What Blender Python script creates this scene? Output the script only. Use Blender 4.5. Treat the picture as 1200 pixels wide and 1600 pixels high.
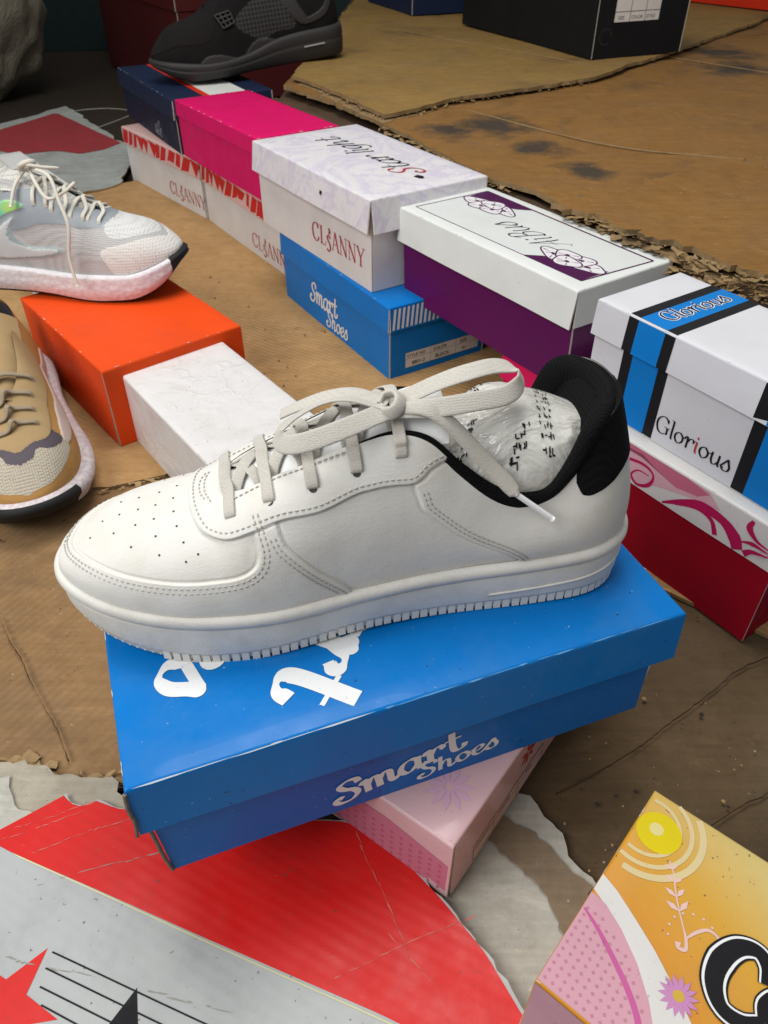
import bpy, bmesh, math, random
import numpy as np
from mathutils import Vector, Matrix
from mathutils.geometry import delaunay_2d_cdt

for o in list(bpy.data.objects):
    bpy.data.objects.remove(o)
R = math.radians
scene = bpy.context.scene
COL = scene.collection

# ------------------------------------------------------------------ camera
cam_data = bpy.data.cameras.new('camera')
cam = bpy.data.objects.new('camera', cam_data)
COL.objects.link(cam)
cam.location = (0, 0, .516)
cam.rotation_euler = (R(90 - 39.78), 0, 0)
cam_data.sensor_fit = 'VERTICAL'
cam_data.sensor_height = 24.0
cam_data.lens = 24.0 * 1187 / 1600
cam_data.clip_start = .01
cam_data.clip_end = 60
cam_data.dof.use_dof = True
cam_data.dof.focus_distance = .50
cam_data.dof.aperture_fstop = 14
scene.camera = cam
scene.render.resolution_x = 768
scene.render.resolution_y = 1024

# ------------------------------------------------------------------ light
world = bpy.data.worlds.new('World')
scene.world = world
world.use_nodes = True
bg = world.node_tree.nodes['Background']
bg.inputs['Color'].default_value = (.95, .98, 1.0, 1)
bg.inputs['Strength'].default_value = .36


def area(name, loc, target, size, size_y, power, color):
    d = bpy.data.lights.new(name, 'AREA')
    d.shape = 'RECTANGLE'
    d.size = size
    d.size_y = size_y
    d.energy = power
    d.color = color
    o = bpy.data.objects.new(name, d)
    COL.objects.link(o)
    o.location = loc
    o.rotation_euler = (Vector(target) - Vector(loc)).to_track_quat('-Z', 'Y').to_euler()
    return o


# daylight coming in under the open left side of the stall roof, and a softer share from above
area('open_side_daylight', (-1.15, -.35, 1.45), (-.02, .5, .1), 1.3, 1.0, 30, (1.0, .99, .965))
area('roof_gap_daylight', (-.15, .85, 2.0), (-.08, .75, 0), .9, .8, 26, (1.0, .975, .935))

vs = scene.view_settings
vs.view_transform = 'Standard'
vs.look = 'None'
vs.exposure = -.08
vs.gamma = 1
vs.use_curve_mapping = False

# ------------------------------------------------------------------ helpers
def tag(o, label=None, cat=None, group=None, kind=None):
    if label: o['label'] = label
    if cat: o['category'] = cat
    if group: o['group'] = group
    if kind: o['kind'] = kind
    return o


def thing(name, label, cat, loc=(0, 0, 0), rotz=0, group=None, rot=None):
    o = bpy.data.objects.new(name, None)
    o.empty_display_size = .02
    COL.objects.link(o)
    o.location = loc
    o.rotation_euler = rot if rot else (0, 0, rotz)
    return tag(o, label, cat, group)


def mk(name, V, F, mats, parent=None, smooth=False, mi=None, kind=None):
    me = bpy.data.meshes.new(name)
    V = np.asarray(V, float)
    me.from_pydata(V.tolist(), [], [tuple(int(i) for i in f) for f in F])
    if not isinstance(mats, (list, tuple)): mats = [mats]
    for m in mats: me.materials.append(m)
    if mi is not None: me.polygons.foreach_set('material_index', np.asarray(mi, dtype=np.int32))
    if smooth: me.polygons.foreach_set('use_smooth', np.ones(len(me.polygons), dtype=bool))
    me.update()
    o = bpy.data.objects.new(name, me)
    COL.objects.link(o)
    o.parent = parent
    if kind: o['kind'] = kind
    return o


def gridf(n, m, closed_n=False, closed_m=False, off=0, flip=False):
    a = np.arange(n if closed_n else n - 1)
    b = np.arange(m if closed_m else m - 1)
    i, j = np.meshgrid(a, b, indexing='ij')
    i2 = (i + 1) % n
    j2 = (j + 1) % m
    q = np.stack([i * m + j, i2 * m + j, i2 * m + j2, i * m + j2], -1).reshape(-1, 4) + off
    return q[:, ::-1] if flip else q


class MB:
    """collects pieces of one part"""
    def __init__(s): s.V = []; s.F = []; s.M = []; s.n = 0
    def add(s, V, F, m=0):
        V = np.asarray(V, float).reshape(-1, 3)
        s.V.append(V)
        for f in F: s.F.append([int(i) + s.n for i in f]); s.M.append(m)
        s.n += len(V)
    def build(s, name, mats, parent=None, smooth=False, kind=None):
        return mk(name, np.concatenate(s.V), s.F, mats, parent, smooth, s.M, kind)


def catmull(pts, n=8, closed=False):
    P = np.asarray(pts, float)
    if len(P) < 3 and not closed:
        t = np.linspace(0, 1, n + 1)[:, None]
        return P[0] * (1 - t) + P[-1] * t
    if closed: Q = np.concatenate([P[-1:], P, P[:2]])
    else: Q = np.concatenate([2 * P[:1] - P[1:2], P, 2 * P[-1:] - P[-2:-1]])
    out = []
    for k in range(len(Q) - 3):
        a, b, c, d = Q[k:k + 4]
        for t in np.linspace(0, 1, n, endpoint=False):
            out.append(.5 * (2 * b + (c - a) * t + (2 * a - 5 * b + 4 * c - d) * t * t + (3 * b - a - 3 * c + d) * t ** 3))
    if not closed: out.append(Q[-2])
    return np.array(out)


def nrm(v): return v / np.maximum(np.linalg.norm(v, axis=-1, keepdims=True), 1e-12)


def vnoise(P, scale, seed=0, oct=3):
    """cheap smooth value noise, P (...,3) -> -1..1"""
    rs = np.random.RandomState(seed)
    tab = rs.rand(4096) * 2 - 1
    out = np.zeros(P.shape[:-1]); amp = 1.; tot = 0
    for o in range(oct):
        p = P * scale * 2 ** o + 17.3 * o + 100
        i = np.floor(p).astype(np.int64); f = p - i; f = f * f * (3 - 2 * f)
        r = 0
        for dx in (0, 1):
            for dy in (0, 1):
                for dz in (0, 1):
                    h = ((i[..., 0] + dx) * 73856093 ^ (i[..., 1] + dy) * 19349663 ^ (i[..., 2] + dz) * 83492791) % 4096
                    w = (f[..., 0] if dx else 1 - f[..., 0]) * (f[..., 1] if dy else 1 - f[..., 1]) * (f[..., 2] if dz else 1 - f[..., 2])
                    r = r + w * tab[h]
        out += amp * r; tot += amp; amp *= .5
    return out / tot


def sweep(path, nhint, w, t, k=10, caps=True, pw=2.6):
    """flat lace / cord: path (n,3), nhint flat-side normals, w width, t thickness"""
    P = np.asarray(path, float); n = len(P)
    T = nrm(np.gradient(P, axis=0))
    N = np.broadcast_to(np.asarray(nhint, float), P.shape)
    S = nrm(np.cross(T, N)); N = nrm(np.cross(S, T))
    a = np.linspace(0, 2 * np.pi, k, endpoint=False)
    ca, sa = np.cos(a), np.sin(a)
    e = 2 / pw
    ca = np.sign(ca) * np.abs(ca) ** e; sa = np.sign(sa) * np.abs(sa) ** e
    w = np.broadcast_to(w, (n,))[:, None, None]; t = np.broadcast_to(t, (n,))[:, None, None]
    V = P[:, None] + S[:, None] * ca[None, :, None] * w / 2 + N[:, None] * sa[None, :, None] * t / 2
    F = [list(f) for f in gridf(n, k, closed_m=True)]
    if caps: F += [list(range(k))[::-1], [(n - 1) * k + i for i in range(k)]]
    return V.reshape(-1, 3), F


# ------------------------------------------------------------------ materials
MATS = {}


class NT:
    def __init__(s, name):
        m = bpy.data.materials.new(name); m.use_nodes = True
        s.m = m; s.t = m.node_tree; s.b = s.t.nodes['Principled BSDF']
        s.co = s.t.nodes.new('ShaderNodeTexCoord').outputs['Object']
    def n(s, typ, **kw):
        x = s.t.nodes.new(typ)
        for k, v in kw.items(): setattr(x, k, v)
        return x
    def l(s, a, b): s.t.links.new(a, b)
    def map(s, scale=(1, 1, 1), rot=(0, 0, 0), src=None, loc=(0, 0, 0)):
        x = s.n('ShaderNodeMapping'); x.inputs['Scale'].default_value = scale; x.inputs['Rotation'].default_value = rot; x.inputs['Location'].default_value = loc
        s.l(src or s.co, x.inputs['Vector']); return x.outputs['Vector']
    def noise(s, scale, detail=4, rough=.55, vec=None, dist=0):
        x = s.n('ShaderNodeTexNoise'); x.inputs['Scale'].default_value = scale; x.inputs['Detail'].default_value = detail
        x.inputs['Roughness'].default_value = rough; x.inputs['Distortion'].default_value = dist
        s.l(vec or s.co, x.inputs['Vector']); return x.outputs['Fac']
    def ramp(s, fac, stops):
        x = s.n('ShaderNodeValToRGB'); e = x.color_ramp.elements
        while len(e) < len(stops): e.new(.5)
        for k, (p, c) in enumerate(stops):
            e[k].position = p; e[k].color = (c if len(c) == 4 else (*c, 1)) if isinstance(c, tuple) else (c, c, c, 1)
        s.l(fac, x.inputs['Fac']); return x.outputs['Color']
    def mix(s, fac, a, b, mode='MIX'):
        x = s.n('ShaderNodeMix', data_type='RGBA', blend_type=mode)
        for sock, v in ((x.inputs[0], fac), (x.inputs[6], a), (x.inputs[7], b)):
            if isinstance(v, (int, float)): sock.default_value = v
            elif isinstance(v, tuple): sock.default_value = (*v, 1) if len(v) == 3 else v
            else: s.l(v, sock)
        return x.outputs[2]
    def math(s, op, a, b=None):
        x = s.n('ShaderNodeMath', operation=op)
        for i, v in enumerate((a, b)):
            if v is None: continue
            if isinstance(v, (int, float)): x.inputs[i].default_value = v
            else: s.l(v, x.inputs[i])
        return x.outputs[0]
    def bump(s, h, strength, dist=.001, prev=None):
        x = s.n('ShaderNodeBump'); x.inputs['Strength'].default_value = strength; x.inputs['Distance'].default_value = dist
        s.l(h, x.inputs['Height'])
        if prev: s.l(prev, x.inputs['Normal'])
        return x.outputs['Normal']
    def out(s, col=None, rough=None, normal=None, spec=None, **kw):
        for nm, v in (('Base Color', col), ('Roughness', rough), ('Normal', normal), ('Specular IOR Level', spec)):
            if v is None: continue
            if isinstance(v, (int, float)): s.b.inputs[nm].default_value = v
            elif isinstance(v, tuple): s.b.inputs[nm].default_value = (*v, 1)
            else: s.l(v, s.b.inputs[nm])
        for k, v in kw.items(): s.b.inputs[k.replace('_', ' ')].default_value = v
        return s.m


def paper(name, col, rough=.42, dirt=.35, coat=0., spec=.09, dark=.62, scale=1.):
    """printed or coated board: slight mottling, scuffs, dirt specks, soft dents"""
    if name in MATS: return MATS[name]
    t = NT(name)
    mot = t.noise(14 * scale, 5, .6)
    c = t.mix(t.math('MULTIPLY', t.ramp(mot, [(.42, 0.), (.78, 1.)]), dirt), col, tuple(x * dark + .012 for x in col))
    sp = t.noise(330, 2, .5)
    c = t.mix(t.math('MULTIPLY', t.ramp(sp, [(.70, 0.), (.75, 1.)]), dirt * .9), c, (.05, .042, .035))
    sc = t.noise(60, 6, .7, vec=t.map((1, 7, 3), (0, 0, .6)))
    c = t.mix(t.math('MULTIPLY', t.ramp(sc, [(.62, 0.), (.74, 1.)]), dirt * .25), c, tuple(min(1, x * .85 + .05) for x in col))
    rg = t.ramp(t.noise(45, 5, .7), [(.3, rough * .8), (.75, min(1, rough * 1.5))])
    n = t.bump(t.noise(38, 3, .5), .12, .004)
    n = t.bump(t.noise(900, 2, .5), .05, .0006, n)
    MATS[name] = t.out(c, rg, n, spec, Coat_Weight=coat, Coat_Roughness=.12)
    return MATS[name]


def plain(name, col, rough=.5, bump=.1, bscale=300, spec=.5, var=.12, metal=0.):
    if name in MATS: return MATS[name]
    t = NT(name)
    c = t.mix(t.noise(40, 4, .6), tuple(x * (1 - var) for x in col), tuple(min(1, x * (1 + var)) for x in col))
    n = t.bump(t.noise(bscale, 3, .6), bump, .0008)
    MATS[name] = t.out(c, rough, n, spec, Metallic=metal)
    return MATS[name]


def crease_net(t, scale=13, wid=.035, mask=(.45, .6), warp=.16):
    """network of sharp folds, broken up"""
    v = t.n('ShaderNodeTexVoronoi', feature='DISTANCE_TO_EDGE'); v.inputs['Scale'].default_value = scale
    d = t.n('ShaderNodeVectorMath', operation='ADD'); nz = t.n('ShaderNodeTexNoise'); nz.inputs['Scale'].default_value = 7; nz.inputs['Detail'].default_value = 4
    t.l(t.co, nz.inputs['Vector']); sc = t.n('ShaderNodeVectorMath', operation='SCALE'); sc.inputs['Scale'].default_value = warp
    t.l(nz.outputs['Color'], sc.inputs[0]); t.l(t.co, d.inputs[0]); t.l(sc.outputs[0], d.inputs[1]); t.l(d.outputs[0], v.inputs['Vector'])
    e = t.ramp(v.outputs['Distance'], [(.0, 1.), (wid, 0.)])
    return t.math('MULTIPLY', e, t.ramp(t.noise(9, 3, .5), [(mask[0], 0.), (mask[1], 1.)]))


def kraft(name, a, b, stain=.5, flute=(0, 0, 0), fl=1., stain_scale=5., seed=0., grey=.25, blots=()):
    """worn corrugated board"""
    if name in MATS: return MATS[name]
    t = NT(name)
    co = t.map((1, 1, 1), (0, 0, 0), loc=(seed, seed * .7, 0))
    c = t.mix(t.noise(6, 6, .62, co), a, b)
    # long fibre streaks and pressed flutes
    fc = t.map((14, 230, 60), flute, co)
    c = t.mix(t.math('MULTIPLY', t.ramp(t.noise(1, 4, .6, fc), [(.38, 0.), (.7, 1.)]), .26), c, tuple(x * .5 for x in a))
    # mottled pulp, scuffed lighter patches
    c = t.mix(t.math('MULTIPLY', t.ramp(t.noise(55, 8, .72, co), [(.42, 0.), (.68, 1.)]), .34), c, tuple(x * .55 for x in a))
    c = t.mix(t.math('MULTIPLY', t.ramp(t.noise(17, 8, .7, t.map((1, 1.8, 1), flute, co), 1.5), [(.56, 0.), (.72, 1.)]), .30), c, tuple(min(1, x * 1.45) for x in b))
    w = t.n('ShaderNodeTexWave', wave_type='BANDS', bands_direction='Y')
    w.inputs['Scale'].default_value = 42; w.inputs['Distortion'].default_value = 1.2; w.inputs['Detail'].default_value = 2; w.inputs['Detail Scale'].default_value = .6
    t.l(t.map((1, 1, 1), flute, co), w.inputs['Vector'])
    wm = t.math('MULTIPLY', w.outputs['Fac'], t.ramp(t.noise(4.5, 3, .5, co), [(.40, .15), (.62, 1.)]))
    c = t.mix(t.math('MULTIPLY', wm, .34 * fl), c, tuple(x * .55 for x in a))
    # grey grime and dark stains
    c = t.mix(t.math('MULTIPLY', t.ramp(t.noise(9, 8, .7, co), [(.45, 0.), (.75, 1.)]), grey), c, (.15, .115, .08))
    c = t.mix(t.math('MULTIPLY', t.ramp(t.noise(stain_scale, 5, .6, co, .4), [(.56, 0.), (.74, 1.)]), stain), c, (.055, .042, .03))
    if blots:
        pos = t.n('ShaderNodeNewGeometry').outputs['Position']
        wob = t.noise(16, 5, .65, co)
        for bx, by, br in blots:
            d = t.n('ShaderNodeVectorMath', operation='DISTANCE'); t.l(t.map((1, 1, 0), src=pos), d.inputs[0]); d.inputs[1].default_value = (bx, by, 0)
            k = t.math('ADD', t.math('DIVIDE', d.outputs['Value'], br), t.math('MULTIPLY', t.math('SUBTRACT', wob, .5), 2.6))
            c = t.mix(t.math('MULTIPLY', t.ramp(k, [(.30, 1.), (1.25, 0.)]), .9), c, (.042, .037, .032))
    c = t.mix(t.math('MULTIPLY', t.ramp(t.noise(260, 3, .6, co), [(.69, 0.), (.74, 1.)]), .7), c, (.03, .022, .015))
    c = t.mix(t.math('MULTIPLY', t.ramp(t.noise(190, 2, .6, co), [(.73, 0.), (.77, 1.)]), .45), c, (.6, .5, .36))
    n = t.bump(wm, .22 * fl, .002)
    n = t.bump(t.noise(24, 6, .65, co), .25, .006, n)
    n = t.bump(t.noise(420, 4, .6, co), .15, .0008, n)
    MATS[name] = t.out(c, t.ramp(t.noise(20, 4, .6, co), [(.3, .7), (.8, .95)]), n, .08)
    return MATS[name]


BOARD = paper('raw_grey_board_edge', (.52, .47, .40), .8, .5, spec=.2)
BOARD_W = paper('raw_white_board_edge', (.70, .67, .62), .7, .5, spec=.2)


# ------------------------------------------------------------------ lettering: skeleton strokes with a broad-nib width
def circ(x, y, r, n=8, a0=0, ry=None):
    ry = ry or r
    return [(x + r * math.cos(a0 + 2 * math.pi * k / n), y + ry * math.sin(a0 + 2 * math.pi * k / n)) for k in range(n + 1)]


SCRIPT = {  # advance, strokes (points, width factor; negative = constant thin)
 'S': (.62, [([(.60, .60), (.56, .76), (.38, .82), (.2, .7), (.27, .52), (.46, .38), (.52, .18), (.36, .0), (.12, .02), (.03, .16), (.12, .27), (.2, .2)], 1)]),
 'm': (.80, [([(-.02, .38), (.07, .5), (.12, .44), (.12, 0)], 1), ([(.13, .26), (.24, .48), (.36, .46), (.38, .3), (.38, 0)], 1), ([(.39, .26), (.5, .48), (.62, .46), (.64, .3), (.64, .1), (.71, 0), (.82, .12)], 1)]),
 'a': (.60, [([(.45, .42), (.32, .5), (.14, .42), (.06, .2), (.14, .03), (.28, .02), (.43, .2)], 1), ([(.47, .5), (.45, .14), (.52, 0), (.64, .14)], 1)]),
 'r': (.46, [([(-.02, .38), (.07, .5), (.13, .44), (.13, 0)], 1), ([(.14, .26), (.24, .46), (.37, .5), (.43, .42), (.38, .35)], 1)]),
 't': (.46, [([(.2, .80), (.19, .16), (.28, 0), (.42, .05), (.46, .2)], 1), ([(.02, .52), (.40, .52)], -1)]),
 'h': (.62, [([(.12, .82), (.12, 0)], 1), ([(.13, .26), (.25, .48), (.38, .46), (.41, .3), (.41, .1), (.48, 0), (.62, .14)], 1)]),
 'o': (.52, [([(.25, .5), (.08, .38), (.06, .16), (.22, 0), (.40, .12), (.42, .34), (.27, .5)], 1), ([(.36, .44), (.48, .36), (.58, .40)], -1)]),
 'e': (.46, [([(.06, .18), (.28, .26), (.38, .4), (.27, .5), (.11, .4), (.06, .16), (.2, 0), (.36, .05), (.48, .2)], 1)]),
 's': (.46, [([(-.02, .1), (.2, .44), (.26, .52), (.30, .4), (.38, .2), (.32, .03), (.16, 0), (.06, .08), (.12, .14)], 1)]),
 'G': (.74, [([(.60, .60), (.50, .74), (.32, .78), (.12, .62), (.07, .36), (.18, .08), (.38, 0), (.60, .08)], 1), ([(.61, .04), (.61, .34)], 1), ([(.46, .35), (.72, .35)], -1), ([(.60, .56), (.61, .74)], -1)]),
 'l': (.24, [([(.11, .82), (.11, .08), (.18, 0)], 1), ([(.0, .82), (.11, .82)], -1)]),
 'i': (.26, [([(.11, .5), (.11, .08), (.18, 0)], 1), ([(.0, .49), (.11, .49)], -1), ([(.07, .68), (.16, .68)], 2)]),
 'u': (.56, [([(.1, .5), (.1, .16), (.2, 0), (.34, .06), (.42, .2)], 1), ([(.43, .5), (.43, .08), (.5, 0)], 1)]),
 'g': (.50, [([(.40, .42), (.28, .5), (.1, .4), (.07, .2), (.18, .04), (.34, .12), (.41, .3)], 1), ([(.43, .5), (.40, -.1), (.26, -.26), (.08, -.2)], 1)]),
 'A': (.70, [([(.0, .05), (.12, 0), (.3, .34), (.5, .82)], -1), ([(.5, .82), (.52, .3), (.58, .0)], 1), ([(.18, .3), (.60, .3)], -1)]),
 'B': (.60, [([(.2, .8), (.14, 0)], 1), ([(.05, .7), (.25, .84), (.48, .74), (.44, .5), (.2, .42)], 1), ([(.2, .42), (.5, .36), (.48, .08), (.24, -.02), (.06, .06)], 1)]),
 ' ': (.30, []),
}
ROMAN = {
 'C': (.72, [([(.61, .56), (.52, .70), (.36, .74), (.15, .62), (.08, .37), (.16, .12), (.36, 0), (.54, .05), (.63, .2)], 1), ([(.62, .54), (.62, .75)], -1)]),
 'L': (.58, [([(.16, .74), (.16, 0)], 1), ([(.04, .735), (.28, .735)], -1), ([(.04, .012), (.5, .012)], -1), ([(.5, .01), (.55, .2)], -1)]),
 'S': (.50, [([(.38, .40), (.26, .5), (.13, .42), (.18, .3), (.34, .14), (.36, -.04), (.22, -.16), (.06, -.08)], 1.1), ([(.24, .56), (.34, .66), (.30, .80)], 1.2), ([(.40, .55), (.42, .66), (.47, .72)], -1)]),
 'A': (.66, [([(.08, 0), (.33, .76)], -1.2), ([(.33, .76), (.58, 0)], 1), ([(.17, .26), (.49, .26)], -1), ([(0, .01), (.18, .01)], -1), ([(.48, .01), (.68, .01)], -1)]),
 'N': (.74, [([(.14, 0), (.14, .74)], -1.2), ([(.12, .74), (.60, 0)], 1), ([(.60, 0), (.60, .74)], -1.2), ([(.02, .735), (.2, .735)], -1), ([(.03, .01), (.25, .01)], -1), ([(.5, .735), (.71, .735)], -1)]),
 'Y': (.66, [([(.08, .74), (.34, .34)], 1), ([(.60, .74), (.34, .34)], -1.2), ([(.34, .36), (.34, 0)], 1), ([(0, .735), (.2, .735)], -1), ([(.48, .735), (.7, .735)], -1), ([(.22, .01), (.46, .01)], -1)]),
}


def POFF(o): return .00016 + (o - .0004) * .22


def ribbon2(pts, wid):
    P = np.asarray(pts, float)
    T = np.gradient(P, axis=0); T /= np.maximum(np.linalg.norm(T, axis=1), 1e-9)[:, None]
    N = np.stack([-T[:, 1], T[:, 0]], -1)
    w = np.asarray(wid).reshape(-1, 1) / 2 if np.ndim(wid) else wid / 2
    return np.stack([P + N * w, P - N * w], 1)     # n,2,2


def text_width(txt, font=SCRIPT, track=0): return sum(font[c][0] + track for c in txt)


def letters(mb, txt, O, ex, ey, nn, font=SCRIPT, thick=.15, thin=.045, slant=0., track=0., off=.0004, m=0, grow=0., only=None):
    """write txt from O: ex = 1 em along the line, ey = 1 em up, nn = face normal (vectors)"""
    O, ex, ey, nn = (np.asarray(v, float) for v in (O, ex, ey, nn))
    x0 = 0.; k = 0
    for ci, ch in enumerate(txt):
        adv, strokes = font[ch]
        for pts, f in strokes:
            if only is not None and ci not in only: continue
            P = catmull(pts, 9) if len(pts) > 2 else catmull(pts, 6)
            T = np.gradient(P, axis=0); T /= np.maximum(np.linalg.norm(T, axis=1), 1e-9)[:, None]
            if f < 0: w = np.full(len(P), thin * -f)
            else:
                w = thin + (thick * f - thin) * np.abs(T[:, 1] * .92 + T[:, 0] * -.25) ** 1.3 if f != 2 else np.full(len(P), thick)
                w = np.convolve(np.pad(w, 2, 'edge'), np.ones(5) / 5, 'valid')
            w = w + grow
            S = ribbon2(P, w)
            X = x0 + S[..., 0] + slant * S[..., 1]
            V = O + X[..., None] * ex + S[..., 1][..., None] * ey + nn * (POFF(off) + .00001 * k + .000003 * np.arange(len(P)))[:, None, None]
            mb.add(V, gridf(len(P), 2), m); k += 1
        x0 += adv + track
    return mb


def poly2(mb, pts, O, ex, ey, nn, off=.0004, m=0, center=None):
    """filled outline (fan round its centroid)"""
    O, ex, ey, nn = (np.asarray(v, float) for v in (O, ex, ey, nn))
    P = np.asarray(pts, float)
    c = P.mean(0) if center is None else np.asarray(center)
    Q = np.concatenate([c[None], P])
    V = O + Q[:, :1] * ex + Q[:, 1:2] * ey + nn * POFF(off)
    n = len(P)
    mb.add(V, [[0, 1 + i, 1 + (i + 1) % n] for i in range(n)], m)


def stroke2(mb, pts, w, O, ex, ey, nn, off=.0005, m=0, n=8, closed=False):
    O, ex, ey, nn = (np.asarray(v, float) for v in (O, ex, ey, nn))
    P = catmull(pts, n, closed)
    if closed: P = np.concatenate([P, P[:1]])
    w = np.interp(np.linspace(0, 1, len(P)), np.linspace(0, 1, len(w)), w) if np.ndim(w) else w
    S = ribbon2(P, w)
    mb.add(O + S[..., :1] * ex + S[..., 1:] * ey + nn * POFF(off), gridf(len(P), 2), m)


def btext(name, txt, size, O, ex, ey, mat, parent):
    """small machine print set in the built-in face"""
    cu = bpy.data.curves.new(name, 'FONT'); cu.body = txt; cu.size = size; cu.resolution_u = 2
    tmp = bpy.data.objects.new(name, cu); COL.objects.link(tmp)
    me = bpy.data.meshes.new_from_object(tmp.evaluated_get(bpy.context.evaluated_depsgraph_get()))
    bpy.data.objects.remove(tmp); bpy.data.curves.remove(cu)
    me.materials.clear(); me.materials.append(mat)
    o = bpy.data.objects.new(name, me); COL.objects.link(o); o.parent = parent
    ex = Vector(ex).normalized(); ey = Vector(ey).normalized(); ez = ex.cross(ey)
    M = Matrix((ex, ey, ez)).transposed().to_4x4(); M.translation = Vector(O)
    o.matrix_local = M
    return o

# ------------------------------------------------------------------ shoe boxes
def top_plate(L, W, z, r, seed, sag=.0003):
    def samples(D):
        e = [0, .12 * r, .45 * r, r]
        return np.array(e + list(np.linspace(r, D - r, 15)[1:-1]) + [D - x for x in e[::-1]])
    us, vs_ = samples(L), samples(W)
    U, Vv = np.meshgrid(us, vs_, indexing='ij')
    def f(d): d = np.minimum(d, r); return r - np.sqrt(np.maximum(r * r - (r - d) ** 2, 0))
    dz = np.maximum(f(np.minimum(U, L - U)), f(np.minimum(Vv, W - Vv)))
    P = np.stack([U - L / 2, Vv - W / 2, z - dz], -1)
    inner = np.clip(np.minimum(np.minimum(U, L - U), np.minimum(Vv, W - Vv)) / .03, 0, 1)
    P[..., 2] += inner * (vnoise(P, 9, seed, 2) * sag * .5 - sag * .3)
    return P.reshape(-1, 3), gridf(len(us), len(vs_))


def slab(mb, O, a, b, c, na=10, nb=3, m_main=0, m_edge=1, warp=None):
    """board panel: O corner, a x b the face (outer side at O), c the thickness (pointing inwards)"""
    O, a, b, c = (np.asarray(v, float) for v in (O, a, b, c))
    s, t = np.meshgrid(np.linspace(0, 1, na + 1), np.linspace(0, 1, nb + 1), indexing='ij')
    P = O + s[..., None] * a + t[..., None] * b
    if warp is not None: P = P + warp(s, t)[..., None] * (-nrm(c))
    n, m = na + 1, nb + 1
    out = P.reshape(-1, 3); inn = (P + c).reshape(-1, 3)
    flip = np.dot(np.cross(a, b), c) > 0
    mb.add(out, gridf(n, m, flip=flip), m_main)
    mb.add(inn, gridf(n, m, flip=not flip), m_edge)
    idx = np.arange(n * m).reshape(n, m)
    loop = list(idx[:, 0]) + list(idx[-1, 1:]) + list(idx[-2::-1, -1]) + list(idx[0, -2:0:-1])
    k = len(loop)
    V = np.concatenate([out[loop], inn[loop]])
    F = [[i, (i + 1) % k, k + (i + 1) % k, k + i] for i in range(k)]
    if not flip: F = [f[::-1] for f in F]
    mb.add(V, F, m_edge)


def shoebox(name, label, c, z, yaw, LWH, lid_h, lid, base, board=None, over=.003, taper=(.0, .0), seed=1, splay=None, th=.0016, r=.0022, cat='shoe box', group=None, bow=.0005):
    L, W, H = LWH
    board = board or BOARD
    t = thing(name, label, cat, (c[0], c[1], z), R(yaw), group)
    sp = dict(front=.0012, back=.001, left=.001, right=.001); sp.update(splay or {})
    mb = MB()
    V, F = top_plate(L, W, H, r, seed)
    mb.add(V, F, 0)
    zt = H - r; h = lid_h - r
    rs = np.random.RandomState(seed)
    def wp(k, amp):
        a = rs.rand(3)
        return lambda s, q: q * sp[k] + q * amp * np.sin(np.pi * s) * (.4 + .6 * a[0]) + q * .0003 * np.sin(9 * s + 6 * a[1])
    slab(mb, (-L / 2, -W / 2, zt), (L, 0, 0), (0, 0, -h), (0, th, 0), 14, 4, warp=wp('front', bow))
    slab(mb, (-L / 2, W / 2, zt), (L, 0, 0), (0, 0, -h), (0, -th, 0), 14, 4, warp=wp('back', bow))
    e = th + .0006
    slab(mb, (-L / 2, -W / 2 + e, zt), (0, W - 2 * e, 0), (0, 0, -h), (th, 0, 0), 8, 4, warp=wp('left', bow * .4))
    slab(mb, (L / 2, -W / 2 + e, zt), (0, W - 2 * e, 0), (0, 0, -h), (-th, 0, 0), 8, 4, warp=wp('right', bow * .4))
    lo = mb.build('lid', [lid, board], t)
    lo.data.polygons.foreach_set('use_smooth', np.ones(len(lo.data.polygons), dtype=bool))
    lo.data.set_sharp_from_angle(angle=R(50))
    # body under the lid
    mb = MB(); l2, w2 = L / 2 - over, W / 2 - over; hb = H - r - .001
    tx, ty = taper
    def wb(s, q): return -.0003 * np.sin(np.pi * s) * np.sin(np.pi * q) + .0002 * np.sin(7 * s + seed)
    def panel(p0, p1, inn):
        p0 = np.array(p0); p1 = np.array(p1)
        b0 = np.array([p0[0] * (1 - tx / l2), p0[1] * (1 - ty / w2), 0.]); b1 = np.array([p1[0] * (1 - tx / l2), p1[1] * (1 - ty / w2), 0.])
        O = np.array([p0[0], p0[1], hb])
        slab(mb, b0, b1 - b0, O - b0, np.array([*inn, 0]) * th, 12, 5, warp=wb)
    panel((-l2, -w2), (l2, -w2), (0, 1)); panel((l2, w2), (-l2, w2), (0, -1))
    panel((l2, -w2 + e), (l2, w2 - e), (-1, 0)); panel((-l2, w2 - e), (-l2, -w2 + e), (1, 0))
    q = .003
    slab(mb, (-l2 + tx + q, -w2 + ty + q, .0008), (2 * (l2 - tx - q), 0, 0), (0, 2 * (w2 - ty - q), 0), (0, 0, th), 4, 4)
    mb.build('base', [base, board], t)
    t['_d'] = [L, W, H, over, lid_h, sp['front'], sp['right'], sp['left'], r, tx, ty]
    return t


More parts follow.
